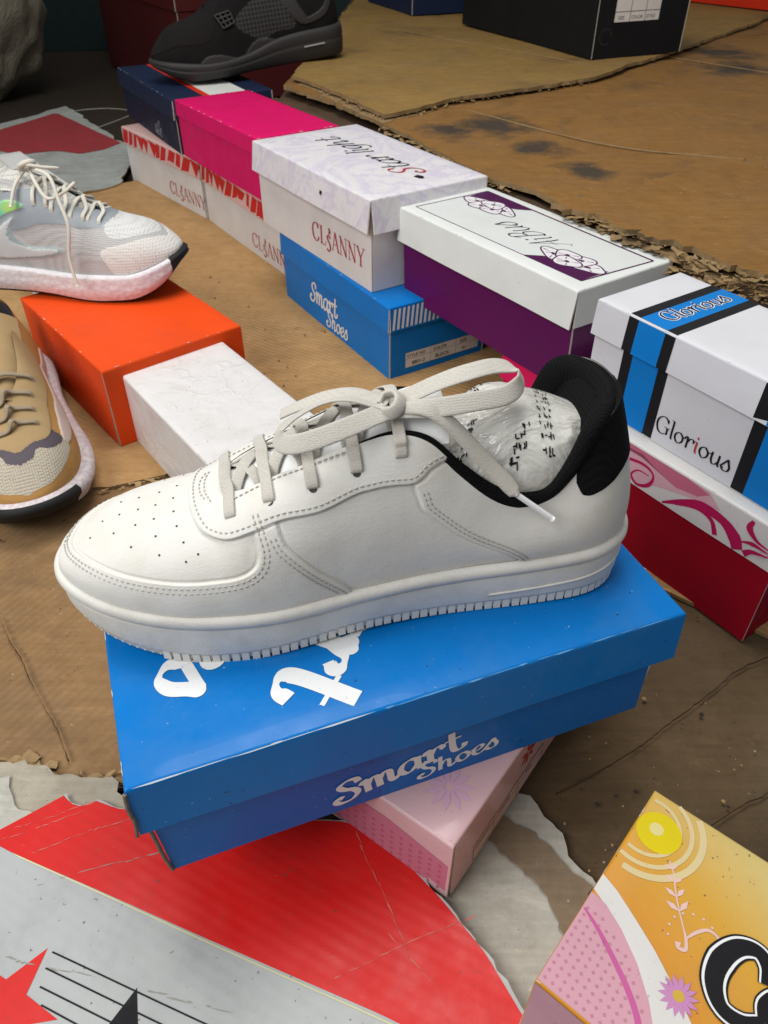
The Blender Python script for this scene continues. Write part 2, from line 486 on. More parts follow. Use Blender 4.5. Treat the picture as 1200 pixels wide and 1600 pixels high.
def faces(t):
    L, W, H, o, lh, sf, sr, sl, r, tx, ty = t['_d']
    k = (H - r) / (lh - r); hb = H - r - .001
    d = {}
    d['top'] = ((0, 0, H), (1, 0, 0), (0, 1, 0), (0, 0, 1))
    d['front'] = ((0, -W / 2 + o + ty, 0), (1, 0, 0), (0, -ty / hb, 1), (0, -1, 0))
    d['frontlid'] = ((0, -W / 2 - sf * k, 0), (1, 0, 0), (0, sf / (lh - r), 1), (0, -1, 0))
    d['right'] = ((L / 2 - o - tx, 0, 0), (0, 1, 0), (tx / hb, 0, 1), (1, 0, 0))
    d['rightlid'] = ((L / 2 + sr * k, 0, 0), (0, 1, 0), (-sr / (lh - r), 0, 1), (1, 0, 0))
    d['left'] = ((-L / 2 + o, 0, 0), (0, -1, 0), (0, 0, 1), (-1, 0, 0))
    d['leftlid'] = ((-L / 2 - .001, 0, 0), (0, -1, 0), (0, 0, 1), (-1, 0, 0))
    return d


def on(face, x, y):
    O, ex, ey, n = (np.array(v, float) for v in face)
    return O + ex * x + ey * y


def write(t, part, txt, face, x, y, em, mat, ang=0., font=SCRIPT, wide=1., flipx=False, shear=0., **kw):
    """lettering on a face: (x, y) start of the baseline, em = size, ang = slope of the line"""
    O, ex, ey, n = (np.array(v, float) for v in face)
    ca, sa = math.cos(ang), math.sin(ang)
    dx = (ex * ca + ey * sa) * em * wide
    dy = (-ex * sa + ey * ca) * em
    mb = MB()
    letters(mb, txt, O + ex * x + ey * y, dx, dy, n, font=font, slant=shear, **kw)
    return mb.build(part, mat, t)


INK_W = paper('ink_white', (.72, .73, .74), .4, .25)
INK_K = paper('ink_black', (.012, .012, .014), .4, .2)
INK_R = paper('ink_red', (.42, .035, .035), .45, .25)


# ------------------------------------------------------------------ ragged board sheets
def jag(poly, step, amp, seed, keep=()):
    rs = np.random.RandomState(seed)
    out = []
    n = len(poly)
    for i in range(n):
        a = np.array(poly[i], float); b = np.array(poly[(i + 1) % n], float)
        k = max(2, int(np.linalg.norm(b - a) / step))
        nv = nrm(np.array([-(b - a)[1], (b - a)[0]]))
        am = amp if i not in keep else 0.0004
        w = 0
        js = np.sort(np.concatenate([[0], (np.arange(1, k) + rs.uniform(-.45, .45, k - 1))]))
        for j in js:
            w = .55 * w + rs.standard_t(3) * .5
            w = max(-2.2, min(2.2, w))
            out.append(a + (b - a) * j / k + (nv * w * am if j else 0))
    return np.array(out)


def sheet_mesh(poly, zf, th, cell, side=True):
    """triangulated sheet inside poly; zf(x,y)->z ; returns V,F,M"""
    P = np.asarray(poly, float)
    n = len(P)
    lo, hi = P.min(0), P.max(0)
    gx, gy = np.meshgrid(np.arange(lo[0] + cell / 2, hi[0], cell), np.arange(lo[1] + cell / 2, hi[1], cell))
    G = np.stack([gx.ravel(), gy.ravel()], -1)
    # inside test
    x, y = G[:, 0], G[:, 1]; ins = np.zeros(len(G), bool)
    dmin = np.full(len(G), 9.)
    for i in range(n):
        a, b = P[i], P[(i + 1) % n]
        c = ((a[1] > y) != (b[1] > y)) & (x < (b[0] - a[0]) * (y - a[1]) / (b[1] - a[1] + 1e-15) + a[0])
        ins ^= c
        ab = b - a; tt = np.clip(((G - a) @ ab) / (ab @ ab + 1e-15), 0, 1)
        dmin = np.minimum(dmin, np.linalg.norm(G - a - tt[:, None] * ab, axis=1))
    G = G[ins & (dmin > cell * .3)]
    allp = np.concatenate([P, G])
    r = delaunay_2d_cdt([Vector(p) for p in allp], [], [list(range(n))], 1, 1e-7)
    v2 = np.array([tuple(v) for v in r[0]]); F = [list(f) for f in r[2]]
    z = zf(v2[:, 0], v2[:, 1])
    V = np.concatenate([v2, z[:, None]], 1)
    M = [0] * len(F)
    if side:
        from collections import Counter
        ec = Counter(); ed = {}
        for f in F:
            for i in range(len(f)):
                a, b = f[i], f[(i + 1) % len(f)]
                ec[frozenset((a, b))] += 1; ed[frozenset((a, b))] = (a, b)
        m = len(V); V = np.concatenate([V, V - np.array([0, 0, th])])
        for k, c in ec.items():
            if c == 1:
                a, b = ed[k]; F.append([b, a, a + m, b + m]); M.append(1)
    return V, F, M


def torn_fibres(parent, line, z, mat, seed, step=.004, size=.007, rag=.006, drop=.006):
    """loose flakes and curled plies along a torn edge (world line, parent-local result)"""
    rs = np.random.RandomState(seed); mb = MB()
    P = resample(np.array(line, float), step)
    c = np.array(parent.location)
    for p, d in zip(P, np.gradient(P, axis=0)):
        d = nrm(d); n = np.array([d[1], -d[0]])
        for _ in range(rs.randint(1, 3)):
            s = size * (.4 + rs.rand() ** 2 * 1.4)
            o = np.array([*(p + n * (rs.rand() * 1.15 - .25) * rag + d * (rs.rand() - .5) * step), z - rs.rand() * drop])
            a3 = nrm(np.array([*(d * 1 + n * (rs.rand() - .5)), (rs.rand() - .5) * .6])); b3 = nrm(np.array([*(n + d * (rs.rand() - .5)), -.9 * rs.rand() + .25]))
            k = 6; pts = [o]
            for j in range(k):
                q = -1.7 + 3.4 * j / (k - 1)
                r = s * (.5 + .6 * rs.rand())
                pts.append(o + a3 * math.sin(q) * r * .8 + b3 * math.cos(q) * r * .7 + np.array([0, 0, (rs.rand() - .5) * .0015]))
            mb.add(np.array(pts) - c, [[0, 1 + j, 2 + j] for j in range(k - 1)])
    return mb.build('torn_fibres', mat, parent, kind='stuff')


def edge_wear_highlight(t, a, b, nn, mat, seed, dens=.6, w=.0008, ln=.006):
    """rubbed folds and painted fold highlights: short pale slivers along the line a-b of a box"""
    rs = np.random.RandomState(seed); mb = MB()
    a, b, nn = np.array(a, float), np.array(b, float), nrm(np.array(nn, float)); d = b - a; L = np.linalg.norm(d); d = d / L; s = np.cross(d, nn)
    u = 0.
    while u < L - ln:
        l = ln * (.3 + rs.rand() * 1.4)
        if rs.rand() < dens:
            ww = w * (.4 + rs.rand()); j = (rs.rand() - .5) * w
            pts = [a + d * u + s * j, a + d * (u + l * .3) + s * (j + ww), a + d * (u + l * .7) + s * (j + ww * .7), a + d * (u + l) + s * j, a + d * (u + l * .6) + s * (j - ww * .6), a + d * (u + l * .25) + s * (j - ww * .5)]
            mb.add(np.array(pts) + nn * (.0001 + .00004 * rs.rand()), [(0, 1, 2, 3, 4, 5)])
        u += l * (.6 + .5 * rs.rand())
    return mb.build('edge_wear_highlight', mat, t, kind='stuff')


def board_sheet(name, label, poly, z, th, mat, edge, seed=0, step=.012, amp=.004, cell=.03, wave=.002, curl=.0, keep=(), cat='cardboard', freq=7., group=None):
    P = jag(poly, step, amp, seed, keep)
    def zf(x, y):
        p = np.stack([x, y, np.full_like(x, seed * 1.7)], -1)
        return z + wave * (.5 + .5 * vnoise(p, freq, seed, 2))
    V, F, M = sheet_mesh(P, zf, th, cell)
    c = V.mean(0); c[2] = z - th
    o = mk(name, V - c, F, [mat, edge], None, False, M)
    o.location = c
    tag(o, label, cat, group)
    return o, zf, c
def ss(a,b,x):
    t=np.clip((x-a)/(b-a),0,1);return t*t*(3-2*t)
def cr(tab,x):
    """smooth interpolation through table [(x,v)..] (monotone-ish cubic)"""
    X=np.array([a for a,b in tab],float);V=np.array([b for a,b in tab],float)
    m=np.zeros(len(X));d=np.diff(V)/np.diff(X)
    m[1:-1]=(d[1:]*(X[1:-1]-X[:-2])+d[:-1]*(X[2:]-X[1:-1]))/(X[2:]-X[:-2]);m[0]=d[0];m[-1]=d[-1]
    for i in range(len(d)):
        if abs(d[i])<1e-12:m[i]=m[i+1]=0
    x=np.clip(np.asarray(x,float),X[0],X[-1])
    i=np.clip(np.searchsorted(X,x)-1,0,len(X)-2);h=X[i+1]-X[i];t=(x-X[i])/h
    return (2*t**3-3*t**2+1)*V[i]+(t**3-2*t**2+t)*h*m[i]+(-2*t**3+3*t**2)*V[i+1]+(t**3-t**2)*h*m[i+1]
class Last:
    """shoe form. x: 0 toe .. 1 heel (times L); y<0 lateral; tables are functions of x fraction"""
    def __init__(s,L,wl,wm,zb,top,edge_l,edge_m,cy,rt=.22,rh=.12,et=2.2,eh=2.4,bul=1.,pw=None):
        s.__dict__.update(locals())
    def rnd(s,x):
        a=np.clip(1-x/s.rt,0,1);b=np.clip(1-(1-x)/s.rh,0,1)
        return (1-a**s.et)**(1/s.et)*(1-b**s.eh)**(1/s.eh)
    def xq(s,q):
        return .5-.5*np.cos(np.pi*q)
    def base(s,x,side,off=0.):
        """sole outline at fraction x -> y, offset inwards handled by caller"""
        w=cr(s.wl if side<0 else s.wm,x)*s.rnd(x)
        return cr(s.cy,x)+side*w
    def surf(s,q,t,side,inset=.004):
        """q,t arrays -> xyz local (L units metres). t 0 base..1 top edge"""
        x=s.xq(q)
        k=1-2*inset/s.L
        xi=.5+(x-.5)*k
        yb=s.base(x,side)
        c=cr(s.cy,x)
        wb=np.maximum(np.abs(yb-c)-inset*s.rnd(x),0)
        zb=cr(s.zb,x)
        r0=np.clip(1-np.clip(1-x/.16,0,1)**2.6,0,1)**(1/2.2)
        zt=zb+(cr(s.top,x)-zb)*r0 if True else 0
        we=cr(s.edge_l if side<0 else s.edge_m,x)*np.minimum(1,s.rnd(x)/.999)
        we=np.minimum(we,wb)
        # profile: superellipse blend between dome (toe) and wall (heel)
        p=cr(s.pw,x)
        ph=t*np.pi/2
        cy_=np.cos(ph)**(2/p);sz=np.sin(ph)**(2/p)
        # wall: y goes linearly with bulge
        wall=cr(s.bulge,x)
        yw=we+(wb-we)*cy_
        zw=zb+(zt-zb)*sz
        # linear wall variant
        tl=t
        yl=wb+(we-wb)*(tl**1.5)+.006*np.sin(np.pi*tl)*(1-tl)
        zl=zb+(zt-zb)*tl
        y=yw*(1-wall)+yl*wall;z=zw*(1-wall)+zl*wall
        return np.stack([xi*s.L+cr(s.lean,x)*t**1.6,c+side*y,z],-1)


# ------------------------------------------------------------------ the white sneaker on the blue box
def hero_last():
    s=Last(.345,
     wl=[(0,.048),(.15,.054),(.32,.056),(.5,.047),(.65,.043),(.8,.0445),(1,.045)],
     wm=[(0,.048),(.15,.051),(.32,.053),(.5,.045),(.65,.042),(.8,.042),(1,.041)],
     zb=[(0,.043),(.1,.040),(.25,.037),(.4,.036),(.6,.036),(.8,.038),(1,.043)],
     top=[(0,.056),(.1,.070),(.2,.079),(.28,.086),(.4,.104),(.5,.117),(.57,.1225),(.615,.119),(.67,.101),(.73,.084),(.785,.0775),(.83,.081),(.88,.099),(.93,.123),(.97,.130),(1,.131)],
     edge_l=[(0,0),(.26,0),(.30,.012),(.4,.018),(.5,.020),(.58,.022),(.66,.030),(.76,.036),(.9,.034),(1,.034)],
     edge_m=[(0,0),(.26,0),(.30,.012),(.4,.018),(.5,.020),(.58,.022),(.66,.030),(.76,.036),(.9,.034),(1,.034)],
     cy=[(0,.006),(.2,.002),(.4,-.002),(.6,0),(1,.002)],rt=.26,rh=.14,et=2.2,eh=2.5)
    s.pw=[(0,2.3),(.2,2.25),(.35,2.1),(.5,2.0),(1,2.0)]
    s.bulge=[(0,0),(.3,0),(.55,.45),(.7,.9),(1,1)]
    s.lean=[(0,0),(.8,0),(1,-.020)]
    return s


def S2(s, q, T):
    """surface with one running coordinate T: 0..1 lateral side, 1..2 medial side"""
    q = np.asarray(q, float); T = np.asarray(T, float)
    lat = (T <= 1)[..., None]
    return np.where(lat, s.surf(q, np.clip(T, 0, 1), -1), s.surf(q, np.clip(2 - T, 0, 1), 1))


def S2n(s, q, T, e=1e-3):
    q = np.clip(np.asarray(q, float), .004, .996)
    T = np.asarray(T, float)
    a = np.where(T <= 1, np.clip(T - e, 0, 1), np.clip(T - e, 1.0001, 2)); b = np.where(T <= 1, np.clip(T + e, 0, 1), np.clip(T + e, 1.0001, 2))
    dq = S2(s, q + e, T) - S2(s, q - e, T)
    dt = S2(s, q, b) - S2(s, q, a)
    return nrm(np.cross(dq, dt))


def inpoly(q, t, poly):
    P = np.asarray(poly); ins = np.zeros(q.shape, bool); n = len(P)
    for i in range(n):
        a, b = P[i], P[(i + 1) % n]
        ins ^= ((a[1] > t) != (b[1] > t)) & (q < (b[0] - a[0]) * (t - a[1]) / (b[1] - a[1] + 1e-15) + a[0])
    return ins


def dist3(P, line, chunk=40):
    d = np.full(P.shape[:-1], 9.)
    for i in range(len(line) - 1):
        a, b = line[i], line[i + 1]; ab = b - a
        t = np.clip(((P - a) @ ab) / (ab @ ab + 1e-18), 0, 1)
        d = np.minimum(d, np.linalg.norm(P - a - t[..., None] * ab, axis=-1))
    return d


def off_param(s, line, d, e=1e-3):
    """shift a (q,T) line sideways by d metres on the surface (to its left in q,T sense)"""
    L = np.asarray(line, float)
    P = S2(s, L[:, 0], L[:, 1]); T = nrm(np.gradient(P, axis=0))
    N = S2n(s, L[:, 0], L[:, 1]); B = np.cross(N, T) * d
    dq = (S2(s, L[:, 0] + e, L[:, 1]) - S2(s, L[:, 0] - e, L[:, 1])) / (2 * e)
    dt = (S2(s, L[:, 0], L[:, 1] + e) - S2(s, L[:, 0], L[:, 1] - e)) / (2 * e)
    a = (dq * dq).sum(-1); b = (dq * dt).sum(-1); c = (dt * dt).sum(-1)
    r1 = (B * dq).sum(-1); r2 = (B * dt).sum(-1); det = a * c - b * b + 1e-18
    return L + np.stack([(c * r1 - b * r2) / det, (a * r2 - b * r1) / det], -1)


def resample(P, step):
    s_ = np.concatenate([[0], np.cumsum(np.linalg.norm(np.diff(P, axis=0), axis=1))])
    n = max(2, int(s_[-1] / step))
    u = np.linspace(0, s_[-1], n)
    return np.stack([np.interp(u, s_, P[:, k]) for k in range(P.shape[1])], -1)


def stitches(mb, P, N, ln=.0021, gap=.0012, w=.0009, h=.0006):
    s_ = np.concatenate([[0], np.cumsum(np.linalg.norm(np.diff(P, axis=0), axis=1))])
    u = 0.
    f = lambda x, A: np.array([np.interp(x, s_, A[:, k]) for k in range(3)])
    while u + ln < s_[-1]:
        pts = np.array([f(u, P) - f(u, N) * .0003, f(u + ln * .25, P) + f(u, N) * .0002, f(u + ln * .75, P) + f(u, N) * .0002, f(u + ln, P) - f(u, N) * .0003])
        V, F = sweep(pts, f(u, N), w, h, 6)
        mb.add(V, F); u += ln + gap


# materials of the shoe
def leather_mat():
    t = NT('white_synthetic_leather')
    c = t.mix(t.noise(9, 5, .6), (.615, .605, .570), (.685, .675, .640))
    c = t.mix(t.math('MULTIPLY', t.ramp(t.noise(16, 7, .72), [(.46, 0.), (.75, 1.)]), .42), c, (.50, .43, .33))
    c = t.mix(t.math('MULTIPLY', t.ramp(t.noise(210, 2, .5), [(.745, 0.), (.775, 1.)]), .55), c, (.25, .2, .15))
    v = t.n('ShaderNodeTexVoronoi', feature='DISTANCE_TO_EDGE'); v.inputs['Scale'].default_value = 620; t.l(t.co, v.inputs['Vector'])
    n = t.bump(v.outputs['Distance'], .16, .0006)
    n = t.bump(t.noise(70, 5, .6), .16, .0016, n)
    n = t.bump(t.noise(130, 3, .5, t.map((1, 4, 3), (0, .5, .4)), 1.), .10, .0014, n)
    n = t.bump(t.noise(22, 3, .5), .14, .004, n)
    return t.out(c, t.ramp(t.noise(30, 4, .6), [(.3, .50), (.8, .68)]), n, .24)


def sole_mat():
    t = NT('white_sole_rubber')
    c = t.mix(t.noise(12, 5, .6), (.60, .585, .545), (.68, .665, .625))
    c = t.mix(t.math('MULTIPLY', t.ramp(t.noise(22, 8, .75), [(.45, 0.), (.72, 1.)]), .42), c, (.36, .31, .25))
    n = t.bump(t.noise(1100, 3, .6), .35, .0007)
    return t.out(c, .62, n, .4)


def lace_mat(name, a, b):
    t = NT(name)
    c = t.mix(t.noise(24, 5, .6), a, b)
    v = t.n('ShaderNodeTexVoronoi'); v.inputs['Scale'].default_value = 1000; v.inputs['Randomness'].default_value = .4; t.l(t.co, v.inputs['Vector'])
    c = t.mix(t.math('MULTIPLY', t.ramp(v.outputs['Distance'], [(.3, 0.), (.7, 1.)]), .35), c, tuple(x * .6 for x in a))
    n = t.bump(v.outputs['Distance'], .35, -.0006)
    return t.out(c, .85, n, .2, Sheen_Weight=.2)


def mesh_fabric(name, col, dark, scale=620, rough=.8, dot=.35, sheen=.15, spec=.25):
    t = NT(name)
    v = t.n('ShaderNodeTexVoronoi'); v.inputs['Scale'].default_value = scale; v.inputs['Randomness'].default_value = .15; t.l(t.co, v.inputs['Vector'])
    c = t.mix(t.ramp(v.outputs['Distance'], [(dot, 0.), (dot + .25, 1.)]), col, dark)
    c = t.mix(t.math('MULTIPLY', t.noise(25, 5, .6), .3), c, tuple(x * .6 for x in col))
    n = t.bump(v.outputs['Distance'], .5, -.0012)
    return t.out(c, rough, n, spec, Sheen_Weight=sheen)


LEATHER, SOLE = leather_mat(), sole_mat()
LACE = lace_mat('grey_white_lace', (.47, .445, .40), (.56, .535, .485))
BLACK_MESH = mesh_fabric('black_mesh_lining', (.0075, .0075, .0085), (.002, .002, .0025), 760, .85, .35, 0., .12)
THREAD = plain('grey_thread', (.40, .39, .36), .8, .3, 900)  # leather-coloured thread, greyed to paint in the shade of the stitch holes
HOLE = plain('shadow_hole', (.045, .042, .038), .9)
TONGUE_M = plain('bright_white_tongue', (.80, .80, .80), .5, .12, 420)


def outline(s, n, inset=0.):
    """closed plan outline toe->lateral->heel->medial, with outward normals and x fraction"""
    q = np.linspace(0, 1, n)
    x = s.xq(q)
    a = np.stack([x * s.L, s.base(x, -1)], -1); b = np.stack([x * s.L, s.base(x, 1)], -1)[::-1]
    P = np.concatenate([a, b[1:-1]]); X = np.concatenate([x, x[::-1][1:-1]])
    T = np.roll(P, -1, 0) - np.roll(P, 1, 0); T = nrm(T)
    N = np.stack([T[:, 1], -T[:, 0]], -1)
    c = P.mean(0)
    if ((P - c) * N).sum() < 0: N = -N
    return P + N * inset, N, X, T


def sole_strip(s, rows, zbot, n=260):
    P, N, X, T = outline(s, n)
    zb = cr(zbot, X); zt = cr(s.zb, X)
    ring = []
    for off, ref, dz in rows:
        z = (zb if ref == 0 else zt if ref == 1 else zb + (zt - zb) * ref) + dz
        ring.append(np.concatenate([P + N * off, z[:, None]], 1))
    V = np.stack(ring, 1)            # k, rows, 3
    k, m = V.shape[:2]
    F = [list(f) for f in gridf(k, m, closed_n=True)]
    # bottom: strips from lateral to medial
    for i in range(1, k // 2):
        a, b = i, i + 1; c, d = (k - i) % k, (k - i - 1) % k
        if len({a, b, c, d}) == 4: F.append([a * m, b * m, d * m, c * m])
    return V.reshape(-1, 3), F


def build_hero():
    s = hero_last()
    t = thing('sneaker', 'white low sneaker with grey laces and black collar standing on the bright blue box', 'sneaker', (-.190, .316, .1722), R(10.))
    L = s.L
    # ---- upper
    nq = 520
    q = np.linspace(0, 1, nq)
    TL = np.linspace(0, 1, 210); TM = np.linspace(0, 1, 100)
    mir = lambda line: [(a, 2 - b) for a, b in line]
    mud = [(.095, 1.06), (.1025, 1.0), (.122, .76), (.1638, .5367), (.22, .3633), (.2938, .28), (.3563, .27), (.3862, .3067), (.3962, .4033), (.3937, .57), (.39, .75)]
    eye = [(.3235, 1.06), (.3212, .9933), (.325, .82), (.3375, .6433), (.36, .575), (.3912, .5867), (.42, .597), (.4625, .5667), (.5012, .6133), (.5162, .6167), (.5575, .6367), (.578, .80), (.595, .985)]
    q1 = [(.4163, .62), (.4213, .46), (.4288, .3667), (.4537, .1933), (.4813, .05), (.492, -.02)]
    q2 = [(.5575, .66), (.5637, .5433), (.5713, .46), (.6013, .39), (.65, .2867), (.676, .15), (.69, -.02)]
    C = {k: catmull(v, 8) for k, v in dict(mud=mud, eye=eye, q1=q1, q2=q2).items()}
    vamp = list(map(tuple, C['mud'])) + [(.40, 1.2), (.09, 1.2)]
    eyep = list(map(tuple, C['eye'])) + [(.60, 1.2), (.32, 1.2)]
    def line3(l): return S2(s, np.clip(l[:, 0], 0, 1), np.clip(l[:, 1], 0, 1))
    def height(Q, T, P):
        """panel relief; Q,T lateral coordinates 0..1"""
        h = np.zeros(Q.shape)
        def region(ins, line, hh, wd=.0006, groove=.00035):
            d = dist3(P, line); sd = np.where(ins, d, -d)
            return hh * ss(-wd, wd, sd) - groove * np.exp(-((sd + .0009) / .0007) ** 2)
        g1 = np.interp(T, [p[1] for p in C['q1'][::-1]], [p[0] for p in C['q1'][::-1]])
        front = (Q < g1) & ~inpoly(Q, T, vamp)
        d = np.minimum(dist3(P, line3(C['mud'])), dist3(P, line3(C['q1'])))
        sd = np.where(front, d, -d)
        h += .0013 * ss(-.0005, .0005, sd) - .0007 * np.exp(-((sd + .0009) / .0007) ** 2)
        g2 = np.interp(T, [p[1] for p in C['q2'][::-1]], [p[0] for p in C['q2'][::-1]])
        h += region(Q > g2, line3(C['q2']), .0013, .0005, .0007)
        he = region(inpoly(Q, T, eyep), line3(C['eye']), .0020, .0006, .0008)
        return np.where(inpoly(Q, T, eyep), np.maximum(he, .0003), h + np.minimum(he, .0020))
    parts = []
    for TT, sgn in ((TL, 0), (TM, 1)):
        Q, T = np.meshgrid(q, TT, indexing='ij')
        Tr = T if not sgn else 2 - T
        P = S2(s, Q, Tr if not sgn else np.maximum(Tr, 1.00001)); N = S2n(s, Q, Tr if not sgn else np.maximum(Tr, 1.00001))
        P0 = S2(s, Q, T)
        c = np.array([L * .5, 0, .05])
        sg = np.sign(((P - c) * N).sum(-1).mean()); N = N * sg
        h = height(Q, T, P0)
        # creases where the vamp flexes, soft sag of the quarter
        X = P[..., 0] / L
        h += -.0006 * np.exp(-((X - .335 - .03 * (T - .5)) / .010) ** 2) * ss(.15, .5, T) * (1 - ss(.55, .6, T))
        h += .0008 * vnoise(P * np.array([1, 1, 1.]), 26, 3, 2) * ss(0, .1, Q) * (1 - ss(.9, 1, Q))
        wz = ss(0, .05, Q)
        P = P + N * (h * wz)[..., None]
        parts.append((P, len(TT)))
    V = np.concatenate([parts[0][0].reshape(-1, 3), parts[1][0].reshape(-1, 3)])
    F = np.concatenate([gridf(nq, 210), gridf(nq, 100, off=nq * 210, flip=True)])
    up = mk('upper', V, F, LEATHER, t, True)
    bm = bmesh.new(); bm.from_mesh(up.data); bm.verts.ensure_lookup_table()
    ridge = [v for v in bm.verts if v.co.x < .31 * L]
    sel = [bm.verts[i * 210 + 209] for i in range(nq)] + [bm.verts[nq * 210 + i * 100 + 99] for i in range(nq)]
    sel = [v for v in sel if v.co.x < .30 * L]
    for i in range(0, len(sel) // 2):
        pass
    n2 = len(sel) // 2
    for a, b in zip(sel[:n2], sel[n2:]):
        m = (a.co + b.co) / 2; a.co = m; b.co = m
    bmesh.ops.remove_doubles(bm, verts=sel, dist=1e-6)
    bm.normal_update(); bm.to_mesh(up.data); bm.free()
    # ---- stitching
    mb = MB()
    def stitch(line, d, a=0, b=None, mirror=True):
        l = off_param(s, resample(np.array(line)[a:b], .01), d)
        l = l[(l[:, 1] > .0) & (l[:, 1] < 1.0)]
        if len(l) < 3: return
        for mm in (False, True) if mirror else (False,):
            k = l.copy()
            if mm: k[:, 1] = 2 - k[:, 1]
            P = S2(s, k[:, 0], k[:, 1]); N = S2n(s, k[:, 0], k[:, 1])
            N = N * np.sign(((P - np.array([L * .5, 0, .04])) * N).sum(-1))[:, None]
            hh = height(l[:, 0], l[:, 1], S2(s, l[:, 0], l[:, 1]))
            stitches(mb, P + N * (hh[:, None] + .0001), N)
    def side_sign(line, d, inside):
        l = off_param(s, np.array(line), d); k = len(l) // 2
        return 1 if bool(inside(l[k:k + 1, 0], l[k:k + 1, 1])[0]) else -1
    a = side_sign(C['mud'], .003, lambda x, y: ~inpoly(x, y, vamp))
    stitch(C['mud'], .0026 * a, 2); stitch(C['mud'], .0052 * a, 2)
    a = side_sign(C['eye'], .003, lambda x, y: inpoly(x, y, eyep))
    stitch(C['eye'], .0034 * a, 2, -2)
    a = side_sign(C['q1'], .003, lambda x, y: x < np.interp(y, [p[1] for p in C['q1'][::-1]], [p[0] for p in C['q1'][::-1]]))
    stitch(C['q1'], .0030 * a, 6); stitch(C['q1'], .0055 * a, 6)
    a = side_sign(C['q2'], .003, lambda x, y: x > np.interp(y, [p[1] for p in C['q2'][::-1]], [p[0] for p in C['q2'][::-1]]))
    stitch(C['q2'], .0028 * a, 6); stitch(C['q2'], .0052 * a, 6)
    thr = catmull([(.372, .90), (.40, .955), (.44, .955), (.48, .955), (.50, .96)], 8)
    stitch(thr, 0.0001)
    for dd, t0 in ((0, .99), (.006, .99)):
        stitch(catmull([(.336 + dd, .995), (.338 + dd, .93), (.345 + dd, .86)], 8), .0001)
    mb.build('stitching', THREAD, t, True, kind='stuff')
    # ---- toe perforations
    holes = [(.165, .8467), (.19, .9833), (.215, .79), (.2437, .62), (.2825, .5233), (.315, .4467), (.33, .49), (.3138, .5967), (.2787, .6867), (.25, .82), (.2225, .9733), (.2213, 1.1267), (.2525, .9667), (.2513, 1.0933), (.2762, .8433), (.3063, .7367), (.3025, .87), (.2775, .97), (.2812, 1.09), (.3013, .99), (.305, 1.1133), (.3113, 1.3233), (.285, 1.3333)]
    mb = MB()
    for a_, b_ in holes:
        p = S2(s, np.array([a_]), np.array([b_]))[0]; n = S2n(s, np.array([a_]), np.array([b_]))[0]
        if n[2] < 0: n = -n
        u = nrm(np.cross(n, [0, 1, 0])); v = np.cross(n, u)
        ang = np.linspace(0, 2 * np.pi, 10, endpoint=False)
        hh = .0003 + .0008 * float(vnoise(p[None], 26, 3, 2)[0])
        ring = p + n * hh + .00062 * (np.cos(ang)[:, None] * u + np.sin(ang)[:, None] * v)
        mb.add(np.concatenate([[p + n * (hh - .0002)], ring]), [[0, 1 + i, 1 + (i + 1) % 10] for i in range(10)])
    mb.build('perforations', HOLE, t, kind='stuff')
    # ---- sole
    zbot = [(0, .016), (.08, .007), (.2, .0), (.5, .003), (.7, .0), (1, .003)]
    rows = [(-.010, 0, .0008), (-.0048, 0, .0004), (-.0040, 0, .0014), (-.0036, 0, .0060), (-.0034, 0, .0066), (-.0026, 0, .0070), (-.0020, 0, .0078), (-.0016, 0, .0090), (-.0016, .5, .001), (-.0014, 1, -.0112), (-.0016, 1, -.0100), (-.0021, 1, -.0094), (-.0012, 1, -.0086), (.0000, 1, -.0070), (.0006, 1, -.0048), (.0003, 1, -.0026), (-.0009, 1, -.0008), (-.0030, 1, .0000), (-.0062, 1, -.0006)]
    V, F = sole_strip(s, rows, zbot)
    so = mk('sole', V, F, SOLE, t, True)
    P, N, X, T = outline(s, 900)
    # fine raised line along the heel side
    mb = MB()
    for sd in (0, 1):
        k = np.where(X[:900] > .72)[0] if sd == 0 else np.where(X[898:] > .72)[0] + 898
        k = k[k < len(P)]
        z = cr([(.72, .0135), (.85, .0165), (.95, .021), (1, .024)], X[k])
        path = np.concatenate([P[k] - N[k] * .0014, z[:, None]], 1)
        V, F = sweep(path[::3], np.concatenate([N[k][::3], np.zeros((len(k[::3]), 1))], 1), .0016, .0014, 6)
        mb.add(V, F)
    mb.build('sole_ridge', SOLE, so, True)
    # tread blocks round the bottom edge
    bmv = []
    for z_ in (0, 1):
        ins = .0004
        for (a_, b_) in ((-.5, -.5), (.5, -.5), (.5, .5), (-.5, .5)):
            bmv.append((a_ * (.0043 - .0004 * z_), b_ * .0028, z_ * .0064))
    tm = bpy.data.meshes.new('tread_block')
    tm.from_pydata(bmv, [], [(3, 2, 1, 0), (4, 5, 6, 7), (0, 1, 5, 4), (1, 2, 6, 5), (2, 3, 7, 6), (3, 0, 4, 7)])
    tm.materials.append(SOLE)
    d = np.concatenate([[0], np.cumsum(np.linalg.norm(np.diff(P, axis=0), axis=1))])
    u = 0.0
    while u < d[-1]:
        i = int(np.searchsorted(d, u)); i = min(i, len(P) - 1)
        if .16 < X[i] < .985:
            o = bpy.data.objects.new('tread_block', tm); COL.objects.link(o); o.parent = so
            p = P[i] - N[i] * .0040
            o.location = (p[0], p[1], float(cr(zbot, X[i])) + .0002)
            o.rotation_euler = (0, 0, math.atan2(T[i][1], T[i][0]))
        u += .0057
    mb = MB()
